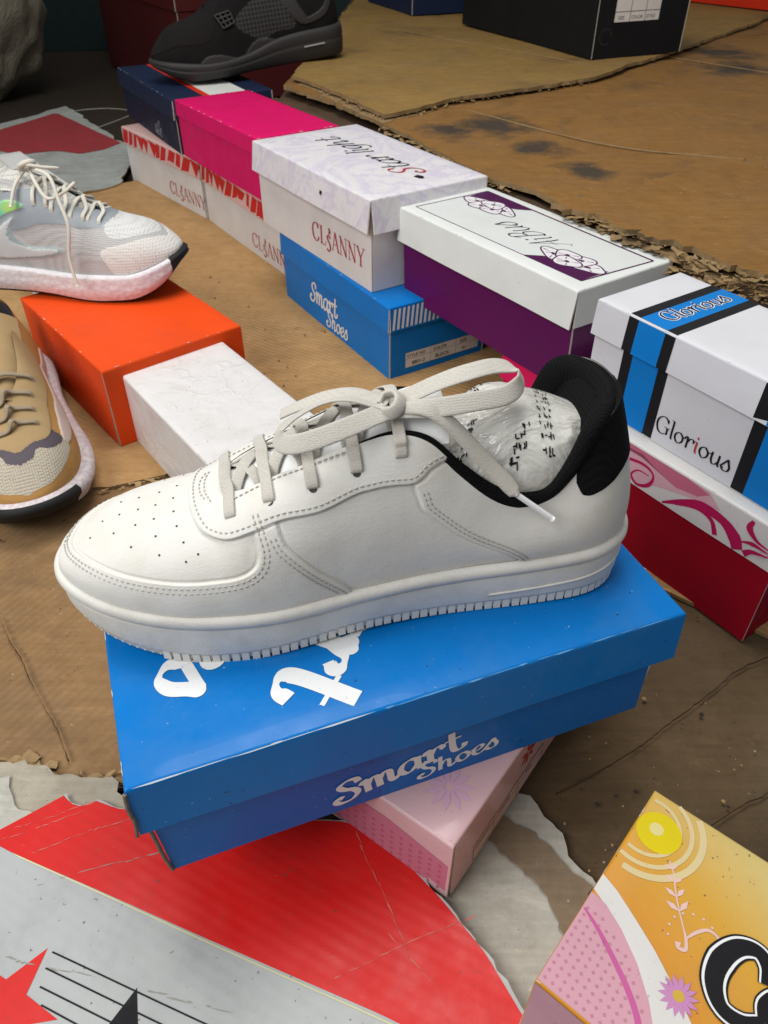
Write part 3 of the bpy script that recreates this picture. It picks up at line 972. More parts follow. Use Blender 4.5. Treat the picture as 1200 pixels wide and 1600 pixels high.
    for row, st in ((.0024, 0), (.0052, .5)):
        u = st * .005
        while u < d[-1]:
            i = min(int(np.searchsorted(d, u)), len(P) - 1)
            if X[i] < .16:
                p = np.array([*(P[i] - N[i] * .0036), float(cr(zbot, X[i])) + row])
                n3 = np.array([*N[i], 0]); t3 = np.array([*T[i], 0]); z3 = np.array([0, 0, 1])
                mb.add([p + t3 * .0012, p + z3 * .0010, p - t3 * .0012, p - z3 * .0010, p + n3 * .0003], [[0, 1, 4], [1, 2, 4], [2, 3, 4], [3, 0, 4]])
            u += .0048
    mb.build('toe_pips', SOLE, so, kind='stuff')
    # ---- tongue
    tx = np.linspace(.300, .648, 60); ty = np.linspace(-1, 1, 40)
    X_, Y_ = np.meshgrid(tx, ty, indexing='ij')
    zc = cr([(.30, .0895), (.36, .098), (.43, .110), (.50, .121), (.57, .1285), (.62, .1325), (.648, .1340)], X_)
    wv = cr([(.30, .016), (.36, .021), (.5, .0225), (.648, .0245)], X_)
    rim = np.sqrt(np.clip(1 - np.clip((X_ - .628) / .020, 0, 1) ** 2, 0, 1))
    th = .0050 * rim * np.sqrt(np.clip(1 - np.abs(Y_) ** 6, 0, 1)) * np.interp(X_, [.3, .45, .6], [.2, .5, 1])
    zmid = zc - .016 * np.abs(Y_) ** 2 * np.interp(X_, [.3, .5, .65], [.6, .85, 1.15])
    top = np.stack([X_ * L, Y_ * wv, zmid + th * .6], -1); bot = np.stack([X_ * L, Y_ * wv, zmid - th], -1)
    n_, m_ = X_.shape
    mk('tongue', np.concatenate([top.reshape(-1, 3), bot.reshape(-1, 3)]), np.concatenate([gridf(n_, m_), gridf(n_, m_, off=n_ * m_, flip=True)]), TONGUE_M, t, True)
    def tong(xf, y):
        z = float(cr([(.30, .0895), (.36, .098), (.43, .110), (.50, .121), (.57, .1285), (.62, .1325), (.648, .1340)], xf))
        w = float(cr([(.30, .016), (.36, .021), (.5, .0225), (.648, .0245)], xf))
        return np.array([xf * L, y, z - .016 * (y / w) ** 2 * np.interp(xf, [.3, .5, .65], [.6, .85, 1.15]) + .003 * np.interp(xf, [.3, .45, .6], [.2, .5, 1])])
    # ---- collar: black padded roll, lining, heel tab
    qa = np.linspace(.497, 1, 150)
    lat = S2(s, qa, np.ones(150)); med = s.surf(qa, np.ones(150), 1)[::-1]
    path = np.concatenate([lat, med[1:]]); qq = np.concatenate([qa, qa[::-1][1:]])
    cen = np.stack([np.interp(qq, [.49, .6, .75, .9, 1], [.5 * L, .60 * L, .74 * L, .80 * L, .80 * L]), np.zeros(len(qq)), path[:, 2]], -1)
    rad = nrm((path - cen) * np.array([1, 1, 0]))
    tk = np.interp(qq, [.497, .53, .58, .64, .70, .76, .82, .9, 1], [.0016, .0022, .0030, .0050, .0070, .0086, .0112, .0130, .0132])
    ht = np.interp(qq, [.497, .53, .58, .64, .70, .76, .82, .9, 1], [.0022, .0034, .0052, .0080, .0105, .0145, .0190, .0210, .0210])
    path2 = path - rad * (tk * .5 - np.interp(qq, [.5, .76, .85], [.0012, .0012, .0016]))[:, None] + np.array([0, 0, 1]) * (ht * np.interp(qq, [.5, .7, .78, .9], [.12, .10, -.18, -.40]))[:, None]
    V, F = sweep(path2, rad, ht, tk, 16, pw=2.3)
    mk('collar', V, F, BLACK_MESH, t, True)
    mb = MB()
    for sd in (-1, 1):
        Q, T = np.meshgrid(np.linspace(.50, 1, 70), np.linspace(.05, .97, 20), indexing='ij')
        P = s.surf(Q, T, sd, inset=.009)
        mb.add(P, gridf(70, 20, flip=sd < 0))
    mb.build('lining', BLACK_MESH, t, True)
    mb = MB()
    for sd in (0, 1):
        qb = np.linspace(.7675, 1, 70)
        lo = cr([(.7675, .86), (.776, .70), (.7838, .6433), (.8075, .5633), (.8387, .5433), (.8638, .56), (.92, .58), (1, .58)], qb)
        tt = np.linspace(0, 1, 40)
        Q = np.repeat(qb[:, None], 40, 1); T = lo[:, None] + (1.0 - lo[:, None]) * tt[None]
        Tr = T if not sd else 2 - T
        P = S2(s, Q, Tr); N = S2n(s, Q, Tr); N = N * np.sign(((P - np.array([L * .8, 0, .06])) * N).sum(-1))[..., None]
        edge = np.minimum(ss(0, .06, tt)[None] + 0 * Q, ss(.7675, .778, Q))
        P = P + N * (.0012 + .0010 * edge)[..., None]
        mb.add(P, gridf(70, 40, flip=bool(sd)))
        rimP = P[:, 0]; inn = rimP - N[:, 0] * .003
        mb.add(np.stack([rimP, inn], 1), gridf(70, 2, flip=not sd))
        rimP = P[0]; inn = rimP - N[0] * .003
        mb.add(np.stack([rimP, inn], 1), gridf(40, 2, flip=bool(sd)))
    mb.build('heel_tab', BLACK_MESH, t, True)
    # leather edge of the lace opening
    mb = MB()
    for sd in (-1, 1):
        qa = np.linspace(.36, .50, 40)
        P = s.surf(qa, np.ones(40), sd)
        V, F = sweep(P, (0, 0, 1), .0022, .0026, 8); mb.add(V, F)
    mb.build('throat_edge', LEATHER, t, True)
    # ---- laces
    ey = [(.3725, .74), (.4138, .7667), (.4575, .7433), (.5012, .7567), (.5463, .8033)]
    def lift(q_, T_, d):
        p = S2(s, np.array([q_]), np.array([T_]))[0]; n = S2n(s, np.array([q_]), np.array([T_]))[0]
        if np.dot(n, p - np.array([L * .45, 0, .04])) < 0: n = -n
        return p + n * d, n
    mbe = MB()
    lp = thing  # (kept simple: every lace run is a child of the shoe)
    for i, (a_, b_) in enumerate(ey):
        xf = float(s.xq(np.array(a_)))
        pts, ns = [], []
        for T_, d in ((b_, .0002), (b_ + .02, .0026), (b_ + .09, .0030), (.985, .0030)):
            p, n = lift(a_, min(T_, .99), d); pts.append(p); ns.append(n)
        for y in (-.006, .006):
            pts.append(tong(xf, y) + np.array([-.001, 0, .0046])); ns.append(np.array([0, 0, 1.]))
        for T_, d in ((1.02, .0030), (2 - b_ - .09, .0030), (2 - b_ - .02, .0026), (2 - b_, .0002)):
            p, n = lift(a_ - .004, max(T_, 1.01), d); pts.append(p); ns.append(n)
        Pp = catmull(pts, 7); Nn = nrm(catmull(ns, 7))
        V, F = sweep(Pp, Nn, .0066, .0012, 14, pw=4.5)
        mk('lace_bar', V, F, LACE, t, True)
        # under run crossing the tongue to the next pair of eyelets
        if i < 4:
            xn = float(s.xq(np.array(ey[i + 1][0])))
            for sg in (-1, 1):
                pts = [tong(xn - .004, sg * .0215) + np.array([0, 0, .001 + .0012 * (sg > 0)]), tong(xn - .012, sg * .012) + np.array([0, 0, .0018 + .0012 * (sg > 0)]), tong((xf + xn) / 2, 0) + np.array([0, 0, .0018 + .0018 * (sg > 0)]), tong(xf + .012, -sg * .012) + np.array([0, 0, .0018 + .0012 * (sg > 0)]), tong(xf + .006, -sg * .0215) + np.array([0, 0, .001])]
                V, F = sweep(catmull(pts, 8), (0, 0, 1), .0068, .0011, 14, pw=4.5)
                mk('lace_cross', V, F, LACE, t, True)
        for T_ in (b_, 2 - b_):
            p, n = lift(a_, T_, .0019 if T_ < 1 else .0019)
            u = nrm(np.cross(n, [0, 1, 0])); v = np.cross(n, u); an = np.linspace(0, 2 * np.pi, 12, endpoint=False)
            ring = p + .0022 * (np.cos(an)[:, None] * u + np.sin(an)[:, None] * v)
            mbe.add(np.concatenate([[p], ring]), [[0, 1 + k, 1 + (k + 1) % 12] for k in range(12)])
    mbe.build('eyelets', HOLE, t, kind='stuff')
    def lace(name, pts, w, nh, th=.0015, n=10):
        P = catmull(pts, n)
        H = nh if np.ndim(nh) == 1 else nrm(np.stack([np.interp(np.linspace(0, 1, len(P)), np.linspace(0, 1, len(nh)), np.array(nh, float)[:, k]) for k in range(3)], -1))
        V, F = sweep(P, H, w, th, 14, pw=4.)
        return mk(name, V, F, LACE, t, True)
    lace('lace_loop', [(.1915, -.0141, .1345), (.1728, -.0076, .138), (.158, -.0047, .1345), (.1442, -.0068, .129), (.1355, -.0110, .1235), (.1375, -.0186, .1215), (.1489, -.0262, .1265), (.1684, -.0257, .132), (.1910, -.0179, .135)], .0104,
         [(0, .3, .9), (0, .3, .9), (0, .4, .9), (-.4, .3, .8), (-.9, -.1, .4), (-.5, -.6, .6), (0, -.75, .66), (0, -.7, .7), (0, -.5, .8)])
    lace('lace_loop', [(.1940, -.0116, .1345), (.2174, -.0108, .1440), (.2337, -.0110, .1490), (.2509, -.0066, .1490), (.2625, -.0060, .1455), (.2635, -.0120, .1410), (.2536, -.0191, .1385), (.2353, -.0225, .1385), (.2153, -.0223, .1370), (.1940, -.0161, .1345)], .0104,
         [(0, -.2, .9), (-.2, -.3, .9), (-.2, -.4, .9), (.2, -.3, .9), (.8, .1, .4), (.7, -.5, .3), (.1, -.8, .6), (0, -.75, .66), (0, -.7, .7), (0, -.5, .8)])
    lace('lace_end', [(.1925, -.0119, .1350), (.1785, -.0024, .1375), (.165, .0009, .1360), (.1500, .0023, .1310), (.1380, .0060, .1240)], .0080, (0, -.2, 1))
    lace('lace_end', [(.1938, -.0158, .1345), (.2087, -.0225, .1375), (.2183, -.0257, .1330), (.2285, -.0286, .1230), (.2427, -.0331, .1060), (.2520, -.0372, .0960), (.2574, -.0400, .0900)], [.0080] * 1 + [.0088] * 0, (.25, -.7, .6)) if False else None
    Pt = catmull([(.1938, -.0158, .1345), (.2087, -.0225, .1375), (.2183, -.0257, .1330), (.2285, -.0290, .1230), (.2427, -.0341, .1065), (.2530, -.0385, .0955), (.2580, -.0412, .0895)], 10)
    u = np.linspace(0, 1, len(Pt))
    V, F = sweep(Pt, (.35, -.7, .6), np.interp(u, [0, .2, .5, .85, .95, 1], [.0060, .0082, .0096, .0100, .0086, .0036]), np.interp(u, [0, .9, 1], [.0022, .0024, .0030]), 12)
    le = mk('lace_end', V, F, LACE, t, True)
    V, F = sweep(catmull([(.2578, -.0411, .0897), (.2680, -.0440, .0820), (.2790, -.0468, .0735)], 6), (0, -1, 0), .0034, .0030, 10, pw=2)
    mk('aglet', V, F, plain('white_plastic_aglet', (.78, .78, .78), .25, .02, 200), t, True)
    # knot
    Pk = [(.1890, -.0120, .1325), (.1905, -.0195, .1345), (.1950, -.0215, .1370), (.1985, -.0170, .1400), (.1975, -.0095, .1395), (.1925, -.0070, .1370), (.1890, -.0110, .1340)]
    V, F = sweep(catmull(Pk, 8), nrm(catmull(Pk, 8) - np.array([.1935, -.0140, .1345])), .0078, .0030, 12)
    mk('lace_knot', V, F, LACE, t, True)
    return t, s


def crumple(P, seed, f1=18, a1=.006, f2=45, a2=.003):
    """folded film: ridged noise"""
    r1 = 1 - np.abs(vnoise(P, f1, seed, 2)) * 2.2
    r2 = 1 - np.abs(vnoise(P, f2, seed + 5, 2)) * 2.2
    return a1 * r1 + a2 * r2


def film_mat(name, col, trans=.35, rough=.12):
    t = NT(name)
    n = t.bump(t.noise(26, 3, .5, t.map((1, 2.2, .7), (.3, .2, .6)), 2.5), .40, .010)
    n = t.bump(t.noise(75, 3, .5, None, 1.5), .12, .003, n)
    c = t.mix(t.ramp(t.noise(20, 3, .5, None, 1.), [(.35, 0.), (.65, 1.)]), tuple(x * .8 for x in col), col)
    return t.out(c, t.ramp(t.noise(40, 3, .5), [(.3, rough * .6), (.8, rough * 2.)]), n, .55, Transmission_Weight=trans, IOR=1.45, Alpha=.86)


def build_stuffing():
    """crumpled clear bag with black print pushed into the sneaker"""
    o = thing('stuffing_bag', 'crumpled clear plastic bag with black print stuffed into the white sneaker', 'plastic bag', (-.190, .316, .1722), R(10.))
    n, m = 240, 170
    th, ph = np.meshgrid(np.linspace(0, 2 * np.pi, n, endpoint=False), np.linspace(0, np.pi, m), indexing='ij')
    D = np.stack([np.cos(th) * np.sin(ph), np.sin(th) * np.sin(ph), np.cos(ph)], -1)
    rx = np.where(D[..., 0] > 0, .046, .050)
    c = np.array([.2700, .001, .083])
    def surf(D):
        rx = np.where(D[..., 0] > 0, .0475, .056)
        P = c + D * np.stack([rx, np.full_like(rx, .0335), np.full_like(rx, .0410)], -1)
        w = np.clip(D[..., 2] + .4, 0, 1)
        d = crumple(P * np.array([1, 1, .6]), 11, 15, .0085, 36, .0016)
        return P + D * (d * w)[..., None]
    P = surf(D)
    mk('film', P.reshape(-1, 3), gridf(n, m, closed_n=True, flip=True), film_mat('clear_film', (.76, .75, .70), .0, .11), o, True)
    # broken black lettering running over the film in bands
    rs = np.random.RandomState(4); mb = MB()
    def dirto(x, y):
        d = np.array([(x - c[0]) / .0475, (y - c[1]) / .0335, 0.]); r = d[0] ** 2 + d[1] ** 2
        d[2] = math.sqrt(max(.02, 1 - r)); return d / np.linalg.norm(d)
    for (x0, y0, x1, y1, w, k) in ((.277, -.029, .284, .012, .0075, 9), (.232, -.004, .240, .022, .004, 6), (.262, -.030, .268, -.016, .007, 4), (.283, .016, .300, .020, .006, 5), (.238, -.022, .246, -.006, .004, 4), (.250, .012, .262, .027, .005, 4)):
        for i in range(k):
            u = (i + .5) / k
            cx, cy = x0 + (x1 - x0) * u, y0 + (y1 - y0) * u
            for j in range(rs.randint(5, 9)):
                a = cx + (rs.rand() - .5) * w; b = cy + (rs.rand() - .5) * .002
                lx, ly = (.0006, .0017) if rs.rand() < .55 else (.0015, .0005)
                g = np.array([[dirto(a + sx * lx * .5, b + sy * ly * .5) for sy in (-1, 0, 1)] for sx in (-1, 0, 1)])
                Q = surf(g) + g * .0005
                mb.add(Q, gridf(3, 3))
    mb.build('print', INK_K, o, kind='stuff')
    return o

# ------------------------------------------------------------------ the setting
GROUND = plain('dark_trodden_ground', (.034, .025, .018), .9, .4, 60, .2, .35)
g = mk('ground', [(-6, -2, -.012), (6, -2, -.012), (6, 9, -.012), (-6, 9, -.012)], [(0, 1, 2, 3)], GROUND)
g['kind'] = 'structure'

u_, v_ = np.array([.556, -.831]), np.array([.831, .556])
A = np.array([-.20, 1.585]); B = A + u_ * 1.75


def wood_mat():
    t = NT('dark_worn_wood')
    co = t.map((1, 1, 1), (0, 0, 0))
    gr = t.noise(6, 6, .65, t.map((2, 2, 40)), .6)
    c = t.mix(gr, (.030, .018, .011), (.115, .066, .036))
    c = t.mix(t.math('MULTIPLY', t.ramp(t.noise(11, 5, .6), [(.5, 0.), (.75, 1.)]), .5), c, (.02, .014, .010))
    n = t.bump(gr, .4, .003)
    return t.out(c, .75, n, .3)


WOOD = wood_mat()
led = [A, B, B + v_ * 3.2, np.array([-.10, 3.4])]
mb = MB()
P3 = np.array([[*p, -.012] for p in led] + [[*p, .196] for p in led])
mb.add(P3, [(3, 2, 1, 0), (4, 5, 6, 7), (0, 1, 5, 4), (1, 2, 6, 5), (2, 3, 7, 6), (3, 0, 4, 7)])
ledge = mb.build('ledge', WOOD)
ledge['kind'] = 'structure'
ang = math.atan2(u_[1], u_[0])
zz = [(-.008, .062), (.064, .131), (.133, .203)]
for k, (z0, z1) in enumerate(zz):
    mb = MB()
    dx = .004 * (k % 2)
    c0 = A - v_ * (.014 - dx)
    slab(mb, (*c0, z0), (*(u_ * 1.75), 0), (0, 0, z1 - z0), (*(v_ * (.012)), 0), 40, 3, 0, 0, warp=lambda s, q: .0015 * np.sin(23 * s + k * 2) * q)
    mb.build('plank', WOOD, ledge)

WALLM = plain('dark_teal_panel', (.010, .024, .024), .6, .1, 30, .3, .4)
mb = MB()
slab(mb, (-2.6, 3.30, -.01), (2.9, .45, 0), (0, 0, 1.6), (0, .03, 0), 4, 4, 0, 0)
w = mb.build('wall_panel', WALLM)
w['kind'] = 'structure'

# ------------------------------------------------------------------ board sheets on the ground
K_MAIN = kraft('kraft_floor', (.41, .235, .098), (.52, .325, .150), .35, (0, 0, R(33)), 1., 5, 0., .2)
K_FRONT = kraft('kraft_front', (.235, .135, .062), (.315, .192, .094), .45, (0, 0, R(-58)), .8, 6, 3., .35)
K_DARK = kraft('kraft_dirty_shaded', (.100, .064, .034), (.140, .094, .052), .5, (0, 0, R(40)), .35, 4, 7., .5)  # some dirt, and the shade of this corner put into the colour
K_LEDGE = kraft('kraft_rust', (.205, .100, .028), (.285, .150, .050), .55, (0, 0, R(-30)), .6, 6.5, 11., .25, blots=[(.177, 1.322, .085), (.10, 1.29, .06), (.227, 1.19, .05), (.275, 1.078, .05), (.729, 1.788, .10), (.766, 1.986, .09)])
K_LEDGE2 = kraft('kraft_olive', (.24, .140, .042), (.32, .205, .072), .7, (0, 0, R(20)), .4, 4.5, 15., .35)
K_EDGE = kraft('kraft_torn_edge', (.22, .14, .065), (.36, .25, .13), .6, (0, 0, 0), 0, 14, 19., .3)
K_FRAY = kraft('kraft_frayed', (.30, .19, .085), (.46, .32, .17), .4, (0, 0, 0), 0, 30, 21., .2)
K_GREY = kraft('grey_board_back', (.34, .30, .235), (.44, .40, .32), .4, (0, 0, 0), .3, 7, 23., .4)
W_SHEET = kraft('dirty_white_liner', (.40, .385, .33), (.50, .485, .43), .6, (0, 0, 0), .25, 7, 29., .5)

FG = 'cardboard sheets covering the ground'
flM, _, _ = board_sheet('cardboard_sheet', 'large kraft cardboard sheet on the ground under the orange and white boxes', [(-1.05, .63), (-.60, .640), (-.376, .647), (-.303, .660), (-.22, .690), (.05, .66), (.40, .40), (.75, .40), (.75, .95), (.25, 1.55), (-.30, 1.95), (-.575, 1.745), (-1.1, 1.55)], .0012, .004, K_MAIN, K_EDGE, 1, .014, .003, .035, .003, group=FG)
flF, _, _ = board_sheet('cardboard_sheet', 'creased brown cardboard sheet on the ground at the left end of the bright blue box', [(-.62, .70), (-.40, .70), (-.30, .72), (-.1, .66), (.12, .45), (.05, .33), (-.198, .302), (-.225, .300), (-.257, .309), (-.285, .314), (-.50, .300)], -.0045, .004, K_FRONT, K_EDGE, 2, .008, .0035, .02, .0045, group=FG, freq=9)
flD, _, _ = board_sheet('cardboard_sheet', 'dirty cardboard sheet with shade in its colour on the ground in front of the red box', [(-.15, -.1), (.9, -.1), (.9, .66), (.38, .72), (.02, .50), (-.10, .33)], -.0052, .003, K_DARK, K_EDGE, 3, .02, .003, .035, .003, group=FG)
board_sheet('torn_paper', 'torn grey liner paper showing beside the red printed carton', [(-.42, .33), (-.262, .316), (-.224, .306), (-.195, .302), (-.170, .27), (-.30, .22), (-.45, .25)], .0045, .0012, K_GREY, W_SHEET, 4, .005, .0025, .02, .003, cat='paper')
board_sheet('torn_paper', 'small white torn paper at the left edge above the red printed carton', [(-.40, .312), (-.276, .306), (-.268, .290), (-.245, .276), (-.27, .25), (-.42, .25)], .0066, .0010, W_SHEET, W_SHEET, 14, .005, .002, .02, .002, cat='paper')
board_sheet('torn_liner', 'dirty white torn carton liner under the pink box', [(-.02, .20), (.02, .30), (.096, .300), (.114, .277), (.142, .228), (.150, .19), (.150, .10), (.05, .10)], .0012, .0015, W_SHEET, K_EDGE, 5, .006, .002, .014, .003, cat='paper')
board_sheet('torn_liner', 'brown strip of exposed board on the white torn liner beside the yellow box', [(.071, .271), (.080, .279), (.098, .268), (.118, .247), (.138, .227), (.126, .208), (.114, .197), (.108, .214), (.099, .232), (.083, .248), (.073, .260)], .0046, .0012, kraft('kraft_scrap', (.20, .15, .10), (.27, .205, .14), .4, (0, 0, 0), .4, 8, 31., .4), W_SHEET, 6, .004, .0016, .012, .0015, cat='cardboard')

torn_fibres(flF, [(.02, .31), (-.198, .302), (-.225, .300), (-.257, .309), (-.285, .314), (-.40, .305)], .0022, K_FRAY, 55, .005, .010, .012, .003)
torn_fibres(flM, [(-.60, .640), (-.376, .647), (-.303, .660), (-.22, .690)], .0035, K_FRAY, 56, .009, .007, .006, .003)
# red and white printed carton in the lower left
def carton_print(name, a, b, dirt, worn):
    """offset print on corrugated board: pressed flutes, cracked folds, scuffs"""
    t = NT(name)
    c = t.mix(t.noise(11, 6, .65), a, b)
    w = t.n('ShaderNodeTexWave', wave_type='BANDS', bands_direction='X'); w.inputs['Scale'].default_value = 40; w.inputs['Distortion'].default_value = .6; w.inputs['Detail'].default_value = 1
    t.l(t.map((1, 1, 1), (0, 0, R(-62))), w.inputs['Vector'])
    c = t.mix(t.math('MULTIPLY', w.outputs['Fac'], .035), c, tuple(x * .6 for x in a))
    c = t.mix(t.math('MULTIPLY', t.ramp(t.noise(17, 8, .7), [(.48, 0.), (.75, 1.)]), dirt), c, tuple(x * .55 + .02 for x in a))
    fine = t.ramp(t.noise(120, 4, .7, t.map((1, 5, 1), (0, 0, R(28)))), [(.66, 0.), (.74, 1.)])
    c = t.mix(t.math('MULTIPLY', fine, .25), c, worn)
    c = t.mix(t.math('MULTIPLY', t.ramp(t.noise(280, 2, .5), [(.71, 0.), (.75, 1.)]), .7), c, (.06, .05, .04))
    n = t.bump(w.outputs['Fac'], .06, .0015); n = t.bump(t.noise(11, 3, .5, None, .4), .16, .010, n); n = t.bump(t.noise(700, 3, .6), .10, .0006, n)
    return t.out(c, t.ramp(t.noise(30, 4, .6), [(.3, .30), (.75, .6)]), n, .28)
RED_PRINT = carton_print('carton_red_print', (.54, .008, .007), (.62, .014, .011), .35, (.66, .22, .20))
WHITE_PRINT = carton_print('carton_white_print', (.345, .36, .355), (.425, .44, .435), .45, (.30, .28, .24))
carton_poly = [(-.48, .20), (-.34, .215), (-.266, .264), (-.229, .291), (-.2235, .284), (-.212, .281), (-.205, .286), (-.190, .280), (-.12, .274), (-.027, .270), (.0, .258), (.037, .218), (.063, .185), (.088, .140), (.10, .04), (-.45, .04)]
cs, czf, cc = board_sheet('flattened_carton', 'flattened red and white printed carton with stars in the lower left corner', carton_poly, .0085, .003, WHITE_PRINT, K_EDGE, 7, .006, .0012, .012, .0045, cat='carton', freq=9)


def on_carton(name, poly, mat, dz, cell=.016):
    V, F, M = sheet_mesh(poly, lambda x, y: czf(x, y) + dz, 0, cell, False)
    return mk(name, V - cc, F, mat, cs)


red = [(-.2745, .2575), (-.266, .2632), (-.229, .2897), (-.2245, .2832), (-.213, .2802), (-.205, .2848), (-.189, .2790), (-.12, .2730), (-.028, .2690), (-.001, .2572), (.036, .2172), (.062, .1842), (.086, .140), (.040, .1335), (.0, .151), (-.251, .247)]
on_carton('red_print', resample(np.array(red + red[:1]), .006)[:-1], RED_PRINT, .0002)
yl = paper('pale_yellow_edge', (.56, .55, .36), .5, .3)
l0, l1 = np.array([-.251, .247]), np.array([.040, .1335]); nv = nrm(np.array([-(l1 - l0)[1], (l1 - l0)[0]])) * .0011
on_carton('print_border', resample(np.array([l0, l1, l1 - nv, l0 - nv, l0]), .008)[:-1], yl, .0004)
star_c = np.array([-.2235, .1555])
st = []
for k in range(10):
    a = R(62 + 36 * k); r = .036 if k % 2 == 0 else .0145
    st.append(star_c + r * np.array([math.cos(a), math.sin(a)]))
on_carton('printed_star', resample(np.array(st + st[:1]), .005)[:-1], RED_PRINT, .0002, .008)
st2 = np.array([[-.1467, .1660], [-.1395, .1400], [-.160, .1400], [-.1580, .1475]])
on_carton('printed_star', resample(np.concatenate([st2, st2[:1]]), .005)[:-1], INK_K, .0002, .008)
mb = MB()
for (a, b) in (((-.203, .185), (-.092, .1435)), ((-.204, .176), (-.118, .1435)), ((-.204, .166), (-.145, .1435)), ((-.200, .1565), (-.168, .1435))):
    P = resample(np.array([a, b]), .006); Sx = ribbon2(P, .0009)
    V = np.concatenate([Sx, czf(Sx[..., 0].ravel(), Sx[..., 1].ravel()).reshape(Sx.shape[:2])[..., None] + .0004], -1) - cc
    mb.add(V, gridf(len(P), 2))
mb.build('printed_lines', INK_K, cs)
# crease ridges in the print
CRS = paper('worn_red_crease', (.58, .13, .11), .45, .5)
WCR = paper('worn_white_crease', (.30, .28, .24), .7, .5)
def carton_fold(a, b, mat, seed, dens=.6, w=.0007, ln=.010):
    """cracked ink along a straight fold of the carton, following its surface"""
    rs = np.random.RandomState(seed); mb = MB()
    a, b = np.array(a, float), np.array(b, float); d = b - a; L = np.linalg.norm(d); d = d / L; nv = np.array([-d[1], d[0]])
    u = 0.; drift = 0.
    while u < L:
        l = ln * (.3 + 1.2 * rs.rand()); drift = .8 * drift + rs.randn() * .0005
        if rs.rand() < dens:
            P = np.array([a + d * (u + l * k) + nv * (drift + rs.randn() * .0002) for k in (0, .3, .6, 1)])
            S_ = ribbon2(P, np.array([.1, 1, .8, .1]) * w * (.5 + rs.rand()))
            z = czf(S_[..., 0].ravel(), S_[..., 1].ravel()).reshape(S_.shape[:2]) + .0005
            mb.add(np.concatenate([S_, z[..., None]], -1) - cc, gridf(4, 2))
        u += l * .9
    return mb.build('crease', mat, cs, kind='stuff')
for k_, (a_, b_, m_) in enumerate((((-.268, .2590), (-.2075, .2845), CRS), ((-.262, .2555), (-.2125, .2765), CRS), ((-.238, .2460), (-.176, .2730), CRS), ((-.020, .262), (.018, .178), CRS), ((-.030, .170), (.054, .204), CRS), ((.002, .196), (.030, .168), CRS), ((-.275, .212), (-.100, .262), WCR), ((-.262, .190), (-.060, .148), WCR), ((-.150, .1600), (-.040, .1930), CRS))):
    if k_ == 8: continue
    carton_fold(a_, b_, m_, 70 + k_, .75 if m_ is CRS else .5, .0008 if m_ is CRS else .0006)

# red and white sheet far left
fs, fzf, fc = board_sheet('flattened_carton', 'faded red and grey carton sheet on the ground behind the pale running shoe', [(-1.15, 1.62), (-.78, 1.575), (-.598, 1.694), (-.575, 1.735), (-.60, 2.00), (-.638, 2.04), (-.93, 2.46), (-1.04, 2.25), (-1.4, 2.1)], .0045, .004, kraft('faded_white_liner', (.33, .35, .33), (.42, .44, .42), .4, (0, 0, 0), .2, 5, 41., .4), K_EDGE, 8, .02, .004, .05, .006, cat='carton')
V, F, M = sheet_mesh(resample(np.array([(-1.02, 2.17), (-.93, 2.38), (-.66, 2.06), (-.69, 2.00), (-.735, 1.965), (-.80, 1.99), (-.88, 1.95), (-.95, 1.99), (-1.02, 2.17)]), .03)[:-1], lambda x, y: fzf(x, y) + .001, 0, .05, False)
mk('red_print', V - fc, F, paper('faded_red_print', (.30, .040, .045), .6, .6), fs)

# crumbs of board and grit on the sheets
rs = np.random.RandomState(77); mb = MB()
for k in range(420):
    x, y = (rs.uniform(-.5, -.02), rs.uniform(.31, 1.3)) if k % 2 else (rs.uniform(.06, .5), rs.uniform(.2, .75))
    s_ = .0007 + rs.rand() ** 3 * .0024
    o = np.array([x, y, .0046 if (k % 2 and y > .66) else .0012]); a = rs.rand() * 6.28
    pts = [o + s_ * np.array([math.cos(a + q) * (.6 + .6 * rs.rand()), math.sin(a + q) * (.6 + .6 * rs.rand()), 0]) for q in np.linspace(0, 6.28, 6)[:-1]]
    mb.add(pts + [o + np.array([0, 0, s_ * .5])], [[i, (i + 1) % 5, 5] for i in range(5)], rs.randint(0, 2))
tag(mb.build('grit', [K_FRAY, plain('dark_grit', (.03, .022, .016), .9)]), 'small crumbs and grit scattered over the cardboard floor', 'grit', kind='stuff')

# ------------------------------------------------------------------ board sheets on the ledge
LG = 'cardboard sheets on the ledge'
far = 3.3
lsA, _, _ = board_sheet('cardboard_sheet', 'rust brown stained cardboard sheet lying along the ledge behind the purple box', [(-.19, 1.62), (-.10, 1.50), (-.001, 1.332), (.064, 1.200), (.136, 1.055), (.19, .992), (.226, .915), (.262, .965), (.30, .93), (.9, .9), (1.6, 1.6), (1.6, far), (-.05, far)], .213, .006, K_LEDGE, K_EDGE, 9, .012, .0025, .05, .006, group=LG, freq=6)
lsB, _, _ = board_sheet('cardboard_sheet', 'thick torn cardboard sheet on the ledge behind the white and blue striped box', [(.198, .925), (.252, .868), (.280, .815), (.312, .786), (.340, .742), (.376, .705), (.46, .58), (.62, .36), (.95, .55), (1.0, 1.0), (.53, 1.125), (.372, 1.035), (.275, .980)], .2195, .0065, K_LEDGE, K_EDGE, 10, .006, .006, .03, .005, group=LG, freq=9)
lsC, _, _ = board_sheet('cardboard_sheet', 'lower torn layer of board sticking out under the thick sheet on the ledge', [(.225, .880), (.262, .845), (.285, .800), (.318, .768), (.350, .725), (.388, .690), (.60, .42), (.66, .50), (.40, .86)], .2065, .005, K_EDGE, K_EDGE, 12, .005, .006, .03, .003, group=LG, freq=12)
